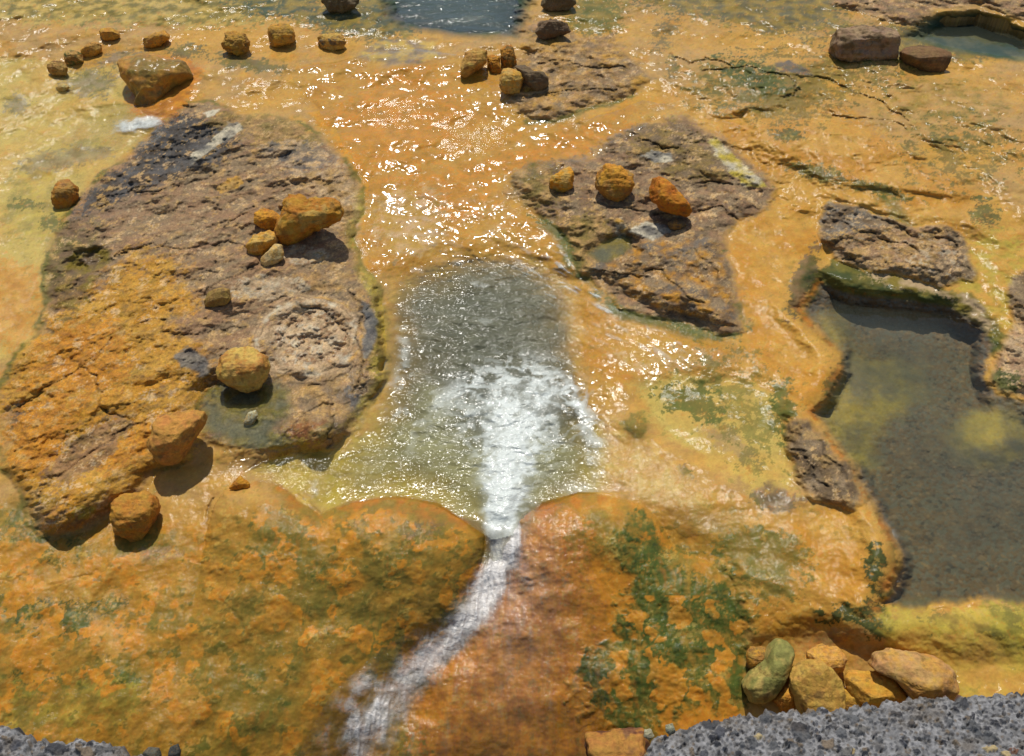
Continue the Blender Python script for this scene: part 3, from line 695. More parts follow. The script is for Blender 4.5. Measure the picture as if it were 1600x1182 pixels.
def water_material(name, tint, murk_col, rough=.07, bump=.5, big=16.0, small=48.0, dist=.03, foam_col=(.66, .69, .62, 1)):
    """clear tinted water; attribute wat = (murk, foam, liveliness)"""
    m, nt = new_mat(name)
    pos = N(nt, 'ShaderNodeNewGeometry').outputs['Position']
    sep = N(nt, 'ShaderNodeSeparateXYZ', {0: attr(nt, 'wat').outputs['Vector']})
    murk, foam, live = sep.outputs
    h = ripple_height(nt, pos, big, small)
    fin = N(nt, 'ShaderNodeSeparateXYZ', {0: attr(nt, 'deep').outputs['Vector']}).outputs[1]
    nb = N(nt, 'ShaderNodeBump', {'Strength': fin, 'Distance': .0065, 'Height': ripple_height(nt, pos, 34, 80)}).outputs[0]
    nb = N(nt, 'ShaderNodeBump', {'Strength': math_(nt, 'MULTIPLY', live, bump, True), 'Distance': dist, 'Height': h, 'Normal': nb}).outputs[0]
    fz = noise(nt, pos, 38, 5, .65, 1.0)
    dep = N(nt, 'ShaderNodeSeparateXYZ', {0: attr(nt, 'deep').outputs['Vector']}).outputs[0]
    tm = N(nt, 'ShaderNodeMix', data_type='RGBA')
    nt.links.new(dep, tm.inputs[0]); tm.inputs[6].default_value = (.97, .97, .95, 1); tm.inputs[7].default_value = tint
    tr = N(nt, 'ShaderNodeBsdfTransparent', {'Color': tm.outputs[2]})
    mk = N(nt, 'ShaderNodeMix', data_type='RGBA')
    nt.links.new(N(nt, 'ShaderNodeSeparateXYZ', {0: attr(nt, 'deep').outputs['Vector']}).outputs[2], mk.inputs[0])
    mk.inputs[6].default_value = murk_col; mk.inputs[7].default_value = (.36, .34, .15, 1)
    di = N(nt, 'ShaderNodeBsdfDiffuse', {'Color': mk.outputs[2], 'Normal': nb})
    a = N(nt, 'ShaderNodeMixShader', {0: murk, 1: tr.outputs[0], 2: di.outputs[0]})
    fb = N(nt, 'ShaderNodeBump', {'Strength': .4, 'Distance': .008, 'Height': fz.outputs[0], 'Normal': nb}).outputs[0]
    fo = N(nt, 'ShaderNodeBsdfPrincipled', {'Base Color': foam_col, 'Roughness': .5, 'Normal': fb, 'Subsurface Weight': 0.0})
    fm = math_(nt, 'MULTIPLY', foam, math_(nt, 'ADD', .35, math_(nt, 'MULTIPLY', fz.outputs[0], 1.3)), True)
    s = N(nt, 'ShaderNodeMixShader', {0: fm, 1: a.outputs[0], 2: fo.outputs[0]})
    fc = N(nt, 'ShaderNodeLayerWeight', {'Blend': .5}).outputs['Facing']
    fr = math_(nt, 'ADD', .022, math_(nt, 'MULTIPLY', math_(nt, 'POWER', fc, 5.0), .97))
    gl = N(nt, 'ShaderNodeBsdfGlossy', {'Color': (1, 1, 1, 1), 'Roughness': rough, 'Normal': nb})
    s2 = N(nt, 'ShaderNodeMixShader', {0: fr, 1: s.outputs[0], 2: gl.outputs[0]})
    N(nt, 'ShaderNodeOutputMaterial', {0: s2.outputs[0]})
    return m


def stone_material(name, bump=.5, pits=0.0, wet=0.0):
    m, nt = new_mat(name)
    tc = N(nt, 'ShaderNodeTexCoord').outputs['Object']
    col = attr(nt, 'col').outputs['Color']
    a, b, c = noise(nt, tc, 45, 6, .65), noise(nt, tc, 160, 4, .6), noise(nt, tc, 14, 4, .6, .5)
    vary = math_(nt, 'ADD', math_(nt, 'MULTIPLY', a.outputs[0], .9), math_(nt, 'MULTIPLY', b.outputs[0], .5))
    vary = math_(nt, 'ADD', math_(nt, 'SUBTRACT', vary, .70), 1.0)
    mx = N(nt, 'ShaderNodeMix', {'Factor': 1.0}, data_type='RGBA', blend_type='MULTIPLY')
    nt.links.new(col, mx.inputs[6]); nt.links.new(vary, mx.inputs[7])
    hs = N(nt, 'ShaderNodeHueSaturation', {'Hue': math_(nt, 'ADD', .5, math_(nt, 'MULTIPLY', math_(nt, 'SUBTRACT', c.outputs[0], .5), .07)), 'Color': mx.outputs[2]})
    vo = N(nt, 'ShaderNodeTexVoronoi', {'Vector': tc, 'Scale': 60.0})
    pit = math_(nt, 'MULTIPLY', math_(nt, 'LESS_THAN', vo.outputs['Distance'], math_(nt, 'MULTIPLY', c.outputs[0], .42)), pits)
    ht = math_(nt, 'SUBTRACT', math_(nt, 'ADD', a.outputs[0], math_(nt, 'MULTIPLY', b.outputs[0], .3)), pit)
    bp = N(nt, 'ShaderNodeBump', {'Strength': bump, 'Distance': .012, 'Height': ht})
    p = N(nt, 'ShaderNodeBsdfPrincipled', {'Base Color': hs.outputs[0], 'Roughness': .82, 'Specular IOR Level': .3, 'Normal': bp.outputs[0],
                                           'Coat Weight': wet, 'Coat Roughness': .25, 'Coat IOR': 1.33})
    N(nt, 'ShaderNodeOutputMaterial', {0: p.outputs[0]})
    return m


M_GROUND = ground_material()
M_STONE = stone_material('dry_stone', .55, .5)
M_PITTED = stone_material('pitted_stone', .8, 1.2)
M_WETSTONE = stone_material('damp_stone', .4, .2, .5)


# ------------------------------------------------------------------ mesh helpers
def tag(o, label=None, cat=None, group=None, kind=None):
    for k_, v_ in (('label', label), ('category', cat), ('group', group), ('kind', kind)):
        if v_:
            o[k_] = v_
    return o


def build_mesh(name, verts, quads, mat, attrs=None, smooth=True):
    me = bpy.data.meshes.new(name)
    me.vertices.add(len(verts)); me.vertices.foreach_set('co', np.ascontiguousarray(verts, F32).ravel())
    n = quads.shape[1]
    me.loops.add(quads.size); me.loops.foreach_set('vertex_index', np.ascontiguousarray(quads, np.int32).ravel())
    me.polygons.add(len(quads)); me.polygons.foreach_set('loop_start', np.arange(len(quads), dtype=np.int32) * n)
    me.update(calc_edges=True)
    if smooth:
        me.polygons.foreach_set('use_smooth', np.ones(len(quads), bool))
    for an, arr in (attrs or {}).items():
        at = me.attributes.new(an, 'FLOAT_VECTOR', 'POINT')
        at.data.foreach_set('vector', np.ascontiguousarray(arr, F32).ravel())
    me.materials.append(mat)
    me.validate()
    o = bpy.data.objects.new(name, me); COL_.objects.link(o)
    return o


def sheet(name, P, fmask, attrs, mat, skirt=0.0):
    """one object from the masked cells of a grid of points, with an edge turned down by skirt"""
    nv, nu = P.shape[:2]
    idx = np.arange(nv * nu).reshape(nv, nu)
    fi_, fj_ = np.nonzero(fmask)
    q = np.stack([idx[fi_ + 1, fj_], idx[fi_ + 1, fj_ + 1], idx[fi_, fj_ + 1], idx[fi_, fj_]], -1)
    used, inv = np.unique(q.ravel(), return_inverse=True)
    q = inv.reshape(q.shape)
    V = P.reshape(-1, 3)[used]; A = {k_: a_.reshape(-1, 3)[used] for k_, a_ in attrs.items()}
    if skirt > 0:
        remap = np.full(nv * nu, -1); remap[used] = np.arange(len(used))
        pad = np.pad(fmask, 1)
        E = []
        for (di, dj, a, b) in ((-1, 0, (0, 0), (0, 1)), (1, 0, (1, 1), (1, 0)), (0, -1, (1, 0), (0, 0)), (0, 1, (0, 1), (1, 1))):
            nb_ = pad[1 + di:1 + di + fmask.shape[0], 1 + dj:1 + dj + fmask.shape[1]]
            ii, jj = np.nonzero(fmask & ~nb_)
            E.append(np.stack([idx[ii + a[0], jj + a[1]], idx[ii + b[0], jj + b[1]]], -1))
        E = remap[np.concatenate(E)]
        eu, einv = np.unique(E.ravel(), return_inverse=True)
        top_ = V[eu].copy(); low = top_.copy(); low[:, 2] -= skirt; top_[:, 2] -= .002
        e0 = einv.reshape(E.shape) + len(V); e = e0 + len(eu)
        q = np.concatenate([q, np.stack([e0[:, 1], e0[:, 0], e[:, 0], e[:, 1]], -1)])
        V = np.concatenate([V, top_, low]); A = {k_: np.concatenate([a_, a_[eu], a_[eu]]) for k_, a_ in A.items()}
    # origin at the base
    o = build_mesh(name, V, q, mat, A)
    return o


def set_origin(o, p):
    me = o.data
    me.transform(__import__('mathutils').Matrix.Translation(-Vector(p)))
    o.location = p


# ------------------------------------------------------------------ ground and outcrops
FILM = np.stack([np.clip(WET, 0, 1), np.clip(RIP, 0, 1), np.clip(rock + .5 * nest, 0, 1)], -1)
ATT = {'col': COL, 'film': FILM}
avg = lambda a: .25 * (a[:-1, :-1] + a[1:, :-1] + a[:-1, 1:] + a[1:, 1:])
taken = np.zeros((NV - 1, NU - 1), bool)
OUTCROPS = [
    ('rock_outcrop', S_LEFT, 'large flat brown rock outcrop left of the bubbling spring, its lower end stained orange', 'rock outcrop'),
    ('rock_outcrop', S_MID, 'brown and grey rock outcrop with white patches, right of the upper channel', 'rock outcrop'),
    ('rock_outcrop', S_FAR, 'low rusty brown rock slab beside the small cluster of stones near the far river', 'rock outcrop'),
    ('rock_outcrop', S_RIM, 'rugged dark brown rock overhanging the back of the clear gravel pool', 'rock outcrop'),
    ('rock_outcrop', S_DARK, 'small jagged dark rock on the left rim of the clear gravel pool', 'rock outcrop'),
    ('rock_outcrop', S_EDGE, 'pale cream rock with a mossy foot jutting into the gravel pool from the right edge', 'rock outcrop'),
    ('rock_outcrop', S_TOPR, 'pinkish brown rock shelf along the far right behind the shallow tide pool', 'rock outcrop'),
    ('mineral_mound', np.where(VV < 1000 + 60 * NB, S_DL - .0, -1), 'olive and orange rounded mineral mound with orange spots, left of the cascade', 'mineral mound'),
    ('mineral_mound', np.where(VV < 1300, S_DR, -1), 'orange rounded mineral mound with dark green moss on its right side, right of the cascade', 'mineral mound'),
]
for name, S, label, cat in OUTCROPS:
    fm = (avg(S) > 0) & ~taken
    taken |= fm
    o = sheet(name, PXYZ, fm, ATT, M_GROUND, .18)
    set_origin(o, tuple(np.array(o.bound_box).mean(0)[:2]) + (min(c[2] for c in o.bound_box),))
    tag(o, label, cat, 'rock outcrops of the terrace' if cat == 'rock outcrop' else 'rounded mounds below the spring')
g = sheet('ground', PXYZ, ~taken, ATT, M_GROUND)
tag(g, 'wet orange and yellow mineral crust of the hot spring terrace', kind='structure')


# ------------------------------------------------------------------ water
def water(name, poly, level, mat, murk, foam, live, wave=0.0, grow=.12, step=1.5, follow=None, label=None, fine=0.0, pale=0.0):
    us = [p[0] for p in poly]; vs = [p[1] for p in poly]
    i0, i1 = np.searchsorted(VS, [min(vs) - 40, max(vs) + 40]); j0, j1 = np.searchsorted(US, [min(us) - 40, max(us) + 40])
    S = sdf(poly, 0, .4)[i0:i1, j0:j1]
    u, v = UU[i0:i1, j0:j1], VV[i0:i1, j0:j1]
    z = np.full(u.shape, level, float) if follow is None else H[i0:i1, j0:j1] + follow[i0:i1, j0:j1]
    z = z + (wave[i0:i1, j0:j1] if isinstance(wave, np.ndarray) else wave)
    x, y, _ = ground(u, v, z)
    P = np.stack([x, y, z], -1)
    g_ = lambda a: np.clip(a[i0:i1, j0:j1] if isinstance(a, np.ndarray) else np.full(u.shape, a), 0, 1)
    A = np.stack([g_(murk), g_(foam), g_(live)], -1)
    D = sst(z - H[i0:i1, j0:j1], .004, .16)
    A[..., 0] *= sst(z - H[i0:i1, j0:j1], .0, .05)
    D = np.stack([D, g_(fine), g_(pale)], -1)
    fm = (avg(S) > -grow)
    if follow is None:
        zz = avg(z - H[i0:i1, j0:j1]); fm &= zz > -.03
    o = sheet(name, P, fm, {'wat': A, 'deep': D}, mat)
    tag(o, label, kind='structure')
    return o


# the boiling spring
fl1 = fbm(X0 * 5 + .6 * NB, Y0 * 9 + .6 * NE, 4, 51)
fl2 = ridge(X0 * 9 + .8 * NB + .3 * NC, Y0 * 11 + .8 * NE + .3 * NF, 4, 52)
P_FLOW = [(440, 110), (560, 86), (640, 74), (720, 84), (800, 96), (806, 180), (900, 190), (1000, 155), (1050, 160), (1010, 205), (920, 252),
          (830, 285), (800, 320), (850, 345), (890, 392), (915, 432), (1000, 498), (1150, 530), (1190, 565), (1060, 590), (1000, 620), (985, 650),
          (1010, 690), (1080, 750), (1145, 836), (1060, 850), (1020, 800), (960, 764), (905, 762), (840, 780), (812, 826), (772, 836), (740, 815),
          (690, 780), (620, 768), (545, 780), (500, 800), (470, 784), (430, 748), (330, 742), (340, 715), (430, 708), (520, 705), (560, 672),
          (604, 600), (612, 540), (604, 470), (575, 430), (562, 380), (570, 290), (520, 210)]
S_FLOW = sdf(P_FLOW, .8)
c35, s35 = math.cos(math.radians(-42)), math.sin(math.radians(-42))
UR, VR = X0 * c35 + Y0 * s35, -X0 * s35 + Y0 * c35
rush = fbm(UR * 4 + .5 * NB, VR * 20 + .5 * NE, 4, 58)
boil = .95 * blob(800, 695, 48, 60) + .95 * blob(790, 772, 36, 55) + .34 * blob(800, 610, 90, 40) + .32 * blob(850, 640, 55, 50) + .25 * blob(740, 640, 60, 30)
arc = np.exp(-((np.hypot((UU - 800) / 1.15, VV - 700) - 118 - 10 * NB) / 12) ** 2) * (VV < 700) * sst(UU, 640, 720)
arm = sst(sdf([(866, 578), (890, 596), (915, 640), (937, 690), (945, 740), (932, 752), (918, 690), (895, 640)], 1.5), -.03, .03)
edge_l = np.exp(-((UU - 628 - 14 * NB) / 10) ** 2) * sst(VV, 480, 540) * (1 - sst(VV, 600, 650))
patch = sst(NF * .8 + NC * .5, .40, .75) * blob(700, 470, 90, 60)
lacef = sst(fl2 + .35 * NC + .2 * NF, .25, .75)
foam = .92 * sst(boil + .22 * NF + .16 * NC + .12 * NH + .08 * ND, .38, 1.2) + .40 * arc * sst(fl2 + .3 * NC, .1, .6) + .45 * arm * sst(NC + .5, 0, .8) + .4 * edge_l * sst(NC, -.3, .3) + .4 * patch
foam += .30 * sst(boil + .06 * NF, .1, .8) + .95 * sst(blob(783, 815, 30, 46) + .2 * NC + .1 * NH, .25, .75)
foam += .42 * lacef * sst(boil + .8 * blob(810, 640, 100, 90), .10, .7)
foam += .55 * sst(rush + .3 * NC, .15, .6) * (blob(945, 470, 95, 45, -38) + .5 * blob(1040, 540, 80, 20, -15) + .7 * blob(860, 410, 70, 30, -10))
foam += .35 * blob(905, 765, 30, 10) + .15 * sst(fl1 + .4 * NC, .1, .5) * blob(690, 360, 80, 50)
foam += .35 * sst(NF + .6 * NC, .2, .7) * (blob(480, 770, 40, 20) + blob(640, 640, 60, 60))
S_MURK = sdf([(622, 440), (660, 415), (720, 402), (800, 400), (850, 416), (885, 460), (900, 520), (912, 590), (930, 650), (940, 700), (922, 750), (870, 772), (830, 800),
               (800, 835), (740, 806), (690, 778), (640, 768), (580, 764), (530, 745), (560, 692), (596, 640), (612, 590), (614, 520)], 1.2)
foam *= .9
foam *= 1 - .8 * sst(VV + 14 * NC, 815, 850)
deep = sst(S_MURK + .10 * NB + .07 * NF + .03 * NH, -.17, .24)
murk = .06 + .78 * deep * (.84 + .22 * NB + .16 * fl1) - .38 * blob(580, 735, 110, 50) * deep - .25 * blob(920, 730, 50, 60) * deep
live = sst(S_SPR, -.05, .2) * (.85 + .4 * NB) + .25 * blob(930, 470, 100, 70)
fine = .05 + .22 * sst(NE + .5 * NF + .3 * NC, .28, .75) * sst(VV, 80, 120) + .7 * blob(740, 215, 60, 26) + .5 * blob(620, 180, 50, 40) + 1.1 * blob(1060, 775, 80, 70) + .8 * blob(930, 480, 110, 80) + .8 * blob(975, 690, 40, 70) + .6 * blob(470, 740, 70, 22)
swell = (.012 * fbm(X0 * 4.5, Y0 * 8, 3, 53) + .005 * fbm(X0 * 16, Y0 * 26, 3, 54)) * sst(S_SPR, -.05, .15)
swell += .045 * boil * (.8 + .3 * NB) + .007 * boil * NF
swell += .0028 * rush * sst(S_FLOW, 0, .1) * (1 - sst(S_SPR, .05, .3)) * (.35 + .65 * sst(VV, 300, 400)) + .0016 * (.40 + .6 * sst(VV, 300, 400)) * fbm(X0 * 22 + .4 * NC, Y0 * 34, 3, 59)
swell = swell * sst(S_FLOW, 0, .12)
film_z = np.maximum(Z_SPRING * sst(S_SPR, -.3, -.2) + (-9) * (1 - sst(S_SPR, -.3, -.2)), H + .012 * sst(S_FLOW, -.01, .07) - .006)
M_SPRING = water_material('boiling_spring_water', (.78, .78, .52, 1), (.135, .135, .085, 1), .13, 1.0, 12, 34, .013)
water('spring_water', P_FLOW, 0, M_SPRING, murk, foam, live, swell, grow=.03, follow=film_z - H, fine=fine, pale=np.clip(.85 * sst(VV + 60 * NB + .25 * (700 - UU), 560, 760) + .15 * NF, 0, 1), label='grey green bubbling water of the hot spring with white foam and a golden film running into it')

# clear gravel pool
M_POOL = water_material('clear_pool_water', (.86, .88, .76, 1), (.125, .135, .10, 1), .05, .5, 10, 30, .003)
livep = .35 + .5 * blob(1340, 640, 90, 60) + .5 * blob(1300, 640, 30, 40) + .4 * blob(1395, 880, 20, 60)
wavep = .0015 * fbm(X0 * 9, Y0 * 12, 3, 55) + .0015 * fbm(X0 * 30, Y0 * 22, 2, 56) * sst(livep, .5, .9)
water('pool_water', P_POOL, Z_POOL, M_POOL, .05 + .17 * sst(S_POOL, .05, .5) + .10 * NA, .35 * sst(NC + .6 * ND, .2, .6) * (np.exp(-((S_POOL - .02) / .03) ** 2)) * (blob(1285, 640, 40, 40) + blob(1395, 880, 26, 60)),
      livep, wavep, label='still clear water over dark gravel in the pool')

# far river and tide pool
M_RIVER = water_material('river_water', (.55, .62, .55, 1), (.075, .10, .085, 1), .10, .9, 12, 36, .010)
water('river_water', P_RIVER, Z_RIVER, M_RIVER, .35 + .45 * sst(S_RIV, .05, .5), .6 * blob(820, 58, 8, 12) + .5 * blob(685, 58, 14, 4), .8, .012 * fbm(X0 * 4, Y0 * 6, 3, 57), label='grey green river water at the far side')
M_TIDE = water_material('tide_pool_water', (.80, .84, .70, 1), (.11, .13, .10, 1), .06, .5, 12, 36, .006)
water('tide_pool_water', P_TIDE, Z_TIDE, M_TIDE, .15, 0.0, .4, label='shallow green water below the far rock shelf')
M_STILL = water_material('puddle_water', (.70, .74, .55, 1), (.10, .115, .06, 1), .05, .3, 12, 40, .004)
water('puddle_water', [(318, 612), (335, 596), (400, 606), (430, 592), (450, 610), (454, 640), (432, 668), (436, 690), (400, 698), (360, 692), (322, 672), (314, 640)], Z_PUD, M_STILL, .28, 0.0, .25, grow=.02, label='shallow green puddle on the left outcrop')
water('puddle_water', [(70, 370), (185, 370), (185, 450), (70, 450)], Z_HOL + .02, M_STILL, .3, 0.0, .2, grow=.0, label='small dark puddle in a hollow of the left outcrop')
water('puddle_water', [(915, 360), (1000, 355), (1000, 420), (915, 420)], Z_PU2, M_STILL, .35, 0.0, .2, grow=.0, label='small green puddle on the brown outcrop')

# small fall into the left basin
M_FALL = water_material('white_water', (.92, .92, .86, 1), (.3, .3, .22, 1), .12, .8, 14, 40, .012)
ff_ = 1.15 * blob(226, 190, 30, 12, 10) + .7 * blob(190, 200, 44, 9, 10)
water('small_fall_water', [(120, 215), (160, 180), (205, 172), (250, 168), (262, 182), (225, 215), (160, 225)], 0, M_FALL, .0, (.75 * sst(ff_ + .35 * NC + .25 * NF + .3 * NH, .35, 1.15)), .8,
      .006 * ff_ + .004 * NC, follow=np.full(X0.shape, .012, F32), label='white foaming water spilling into the left basin')

# the cascade over the mounds
P_CAS = [(735, 772), (850, 768), (905, 800), (930, 900), (960, 1000), (930, 1240), (430, 1240), (520, 1080), (600, 1010), (690, 960), (735, 900), (760, 850)]
Scas = sdf(P_CAS, .4, .5)
along = TCH + .25 * NB
lace = fbm(X0 * 38 + .5 * NC, Y0 * 4.5, 5, 61)
lace2 = fbm(X0 * 9, Y0 * 1.6, 4, 62)
core = np.exp(-((DCH + .018 * NC) / (.043 + .007 * TCH)) ** 2) * (1 - .38 * sst(TCH, 3, 8))
veil = (.42 * blob(800, 880, 55, 110) + .35 * blob(790, 990, 70, 120) + .28 * blob(810, 900, 40, 60)) * (.45 + .55 * sst(.6 * lace + .6 * lace2 + .3 * NH, -.4, .7))
foamc = (.80 - .22 * sst(TCH, 3, 6)) * sst(core + .22 * NC + .14 * lace + .10 * NH + .06 * ND + .2 * NB, .05, .95) + .34 * veil + .42 * blob(575, 1120, 60, 80, 30) * sst(NF + .8 * NC + .5 * lace, -.4, .8)
foamc += 1.0 * sst(blob(784, 836, 30, 56) + .2 * NC + .15 * NH, .25, .8) + .28 * blob(560, 1060, 40, 50) * sst(NF, -.1, .5)
M_CAS = water_material('cascade_water', (.93, .92, .88, 1), (.4, .34, .26, 1), .16, .9, 18, 60, .010, (.84, .79, .72, 1))
fol = (.010 + .03 * np.exp(-(DCH / .07) ** 2) * (.6 + .4 * lace) + .003 * lace).astype(F32)
fol *= sst(Scas, -.02, .05); fol += .004
water('cascade_water', P_CAS, 0, M_CAS, .0, foamc * sst(Scas, -.02, .08), .8, 0.0, grow=0, follow=fol, label='white cascade running down between the two mounds')

# ------------------------------------------------------------------ loose stones
bm = bmesh.new(); bmesh.ops.create_icosphere(bm, subdivisions=6, radius=1.0)
ICO_V = np.array([v.co[:] for v in bm.verts]); ICO_F = np.array([[v.index for v in f.verts] for f in bm.faces]); bm.free()
RIGHT = np.array([1., 0, 0]); UPV = np.array([0, SP, CP]); FWD = np.array([0, CP, -SP])


def n3(p, s, seed, octv=3):
    return (fbm(p[:, 0] * s, p[:, 1] * s, octv, seed) + fbm(p[:, 1] * s + 7, p[:, 2] * s, octv, seed + 1) + fbm(p[:, 2] * s, p[:, 0] * s + 3, octv, seed + 2)) / 1.8


def stone(name, outline, label, cols, mat=None, thick=.8, rough=1.0, facets=None, seed=0, group=None, cat='stone', embed=.02, zoff=None, top=None, flat=2.3, box=.70):
    pts = np.array(outline, float)
    c = .5 * (pts.min(0) + pts.max(0)); ext = .5 * (pts.max(0) - pts.min(0))
    ang = np.arctan2(-(pts[:, 1] - c[1]), pts[:, 0] - c[0])
    # radius of the outline by angle (star shaped)
    d = ICO_V
    phi = np.arctan2(d[:, 1], d[:, 0]); rho = np.hypot(d[:, 0], d[:, 1])
    q = np.append(pts, pts[:1], 0) - c; q[:, 1] *= -1
    tab = np.linspace(-np.pi, np.pi, 361); rad = np.zeros(361)
    for k_, a in enumerate(tab):
        ca_, sa_ = math.cos(a), math.sin(a); best = 0
        for e in range(len(q) - 1):
            x1, y1 = q[e]; x2, y2 = q[e + 1]
            den_ = ca_ * (y2 - y1) - sa_ * (x2 - x1)
            if abs(den_) < 1e-9: continue
            r_ = (x1 * (y2 - y1) - y1 * (x2 - x1)) / den_
            s_ = (x1 * sa_ - y1 * ca_) / den_
            if r_ > 0 and -1e-6 <= s_ <= 1 + 1e-6: best = max(best, r_)
        rad[k_] = best
    w_ = np.exp(-np.linspace(-2, 2, 13) ** 2); w_ /= w_.sum()
    rad = np.convolve(np.pad(rad[:-1], 6, 'wrap'), w_, 'valid'); rad = np.append(rad, rad[0]) * 1.03
    R_ = np.interp(phi, tab, rad)
    small = math.sqrt(ext[0] * ext[1])
    # superellipsoid: full outline, rounded front and back
    pw = flat
    k_ = 1.0 / (np.abs(rho) ** pw + np.abs(d[:, 2]) ** pw) ** (1 / pw)
    x, y, z = d[:, 0] * k_ * R_, d[:, 1] * k_ * R_, d[:, 2] * k_ * small * thick
    p = np.stack([x, y, z], -1) / small
    rs = np.random.RandomState(seed + 100)
    facets = int(rs.randint(4, 13)) if facets is None else facets
    box = box + rs.uniform(-.06, .16) if box == .70 else box
    # cut flat faces
    for _ in range(facets):
        nrm = rs.normal(size=3); nrm /= np.linalg.norm(nrm)
        s_ = p @ nrm; dcut = s_.max() * rs.uniform(.74, .93)
        over = s_ - dcut
        soft = np.where(over > 0, over - .12 * over, 0)
        keep = 1 - .85 * (abs(nrm[2]) < .35)
        p = p - (soft * keep)[:, None] * nrm
    for nrm in ((0, CP, SP), (0.12, -SP, CP)):          # level top, upright front
        nrm = np.array(nrm) / np.linalg.norm(nrm)
        s_ = p @ nrm; over = s_ - s_.max() * box
        p = p - np.where(over > 0, over * .8, 0)[:, None] * nrm * (np.clip(1 - np.hypot(p[:, 0], p[:, 1]) / 6, 0, 1))[:, None]
    dn = p / (np.linalg.norm(p, axis=1, keepdims=True) + 1e-9)
    sd = 200 + seed * 3
    lump = n3(p, 1.3, sd, 3) * .085 + n3(p + 3, 3.6, sd + 300, 4) * .055 + n3(p + 5, 11, sd + 400, 3) * .012 + (np.abs(n3(p, 2.2, sd + 600, 3)) - .3) * -.05
    p = p + dn * (lump * rough)[:, None]
    tone = n3(p, 1.6, sd + 900, 4); tone2 = n3(p + 9, 5, sd + 1200, 4)
    # place it on the ground
    gh = height_at(c[0], c[1] + .55 * ext[1]) if zoff is None else zoff
    dx, dy, dz = rays(c[0], c[1]); ray = np.array([float(dx), float(dy), float(dz)])
    t = (gh + .05 - CZ) / ray[2]
    for _ in range(4):
        s = small * t / FPX
        wp = (p[:, :1] * RIGHT + p[:, 1:2] * UPV - p[:, 2:3] * FWD) * s
        cz = gh - embed * min(1, s / .1) - np.percentile(wp[:, 2], 4)
        t = (cz - CZ) / ray[2]
    loc = np.array([0, 0, CZ]) + t * ray
    base = wp[:, 2].min()
    wp = wp - np.array([0, 0, base])
    ca_, cb_ = lin(cols[0]) * np.array((1, 1, .8), F32), lin(cols[1]) * np.array((1, 1, .8), F32)
    kk = sst(tone + .6 * tone2, -.3, .3)[:, None]
    col = ca_ * (1 - kk) + cb_ * kk
    kd = sst(n3(p + 40, 2.6, sd + 2100, 5) + .5 * tone2, .25, .55)[:, None] * .55
    col = col * (1 - kd) + lin((112, 86, 52)) * kd
    if len(cols) > 2:                                  # a third colour grows on top or in patches
        k3 = sst(n3(p + 20, 1.8, sd + 1500, 4) + (wp[:, 2] / max(wp[:, 2].max(), 1e-6) - .5) * (top or 0), .05, .4)[:, None]
        col = col * (1 - k3) + lin(cols[2]) * k3
    tone3 = n3(p + 30, 14, sd + 1800, 3)
    col = np.clip(col * (1 + .2 * tone2 + .16 * tone3)[:, None] * (rs.uniform(.82, 1.08) * np.array((1, rs.uniform(.97, 1.06), rs.uniform(.85, 1.12)))), .01, .9)
    o = build_mesh(name, wp, ICO_F, mat or M_STONE, {'col': col})
    o.location = loc + np.array([0, 0, base])
    return tag(o, label, cat, group)


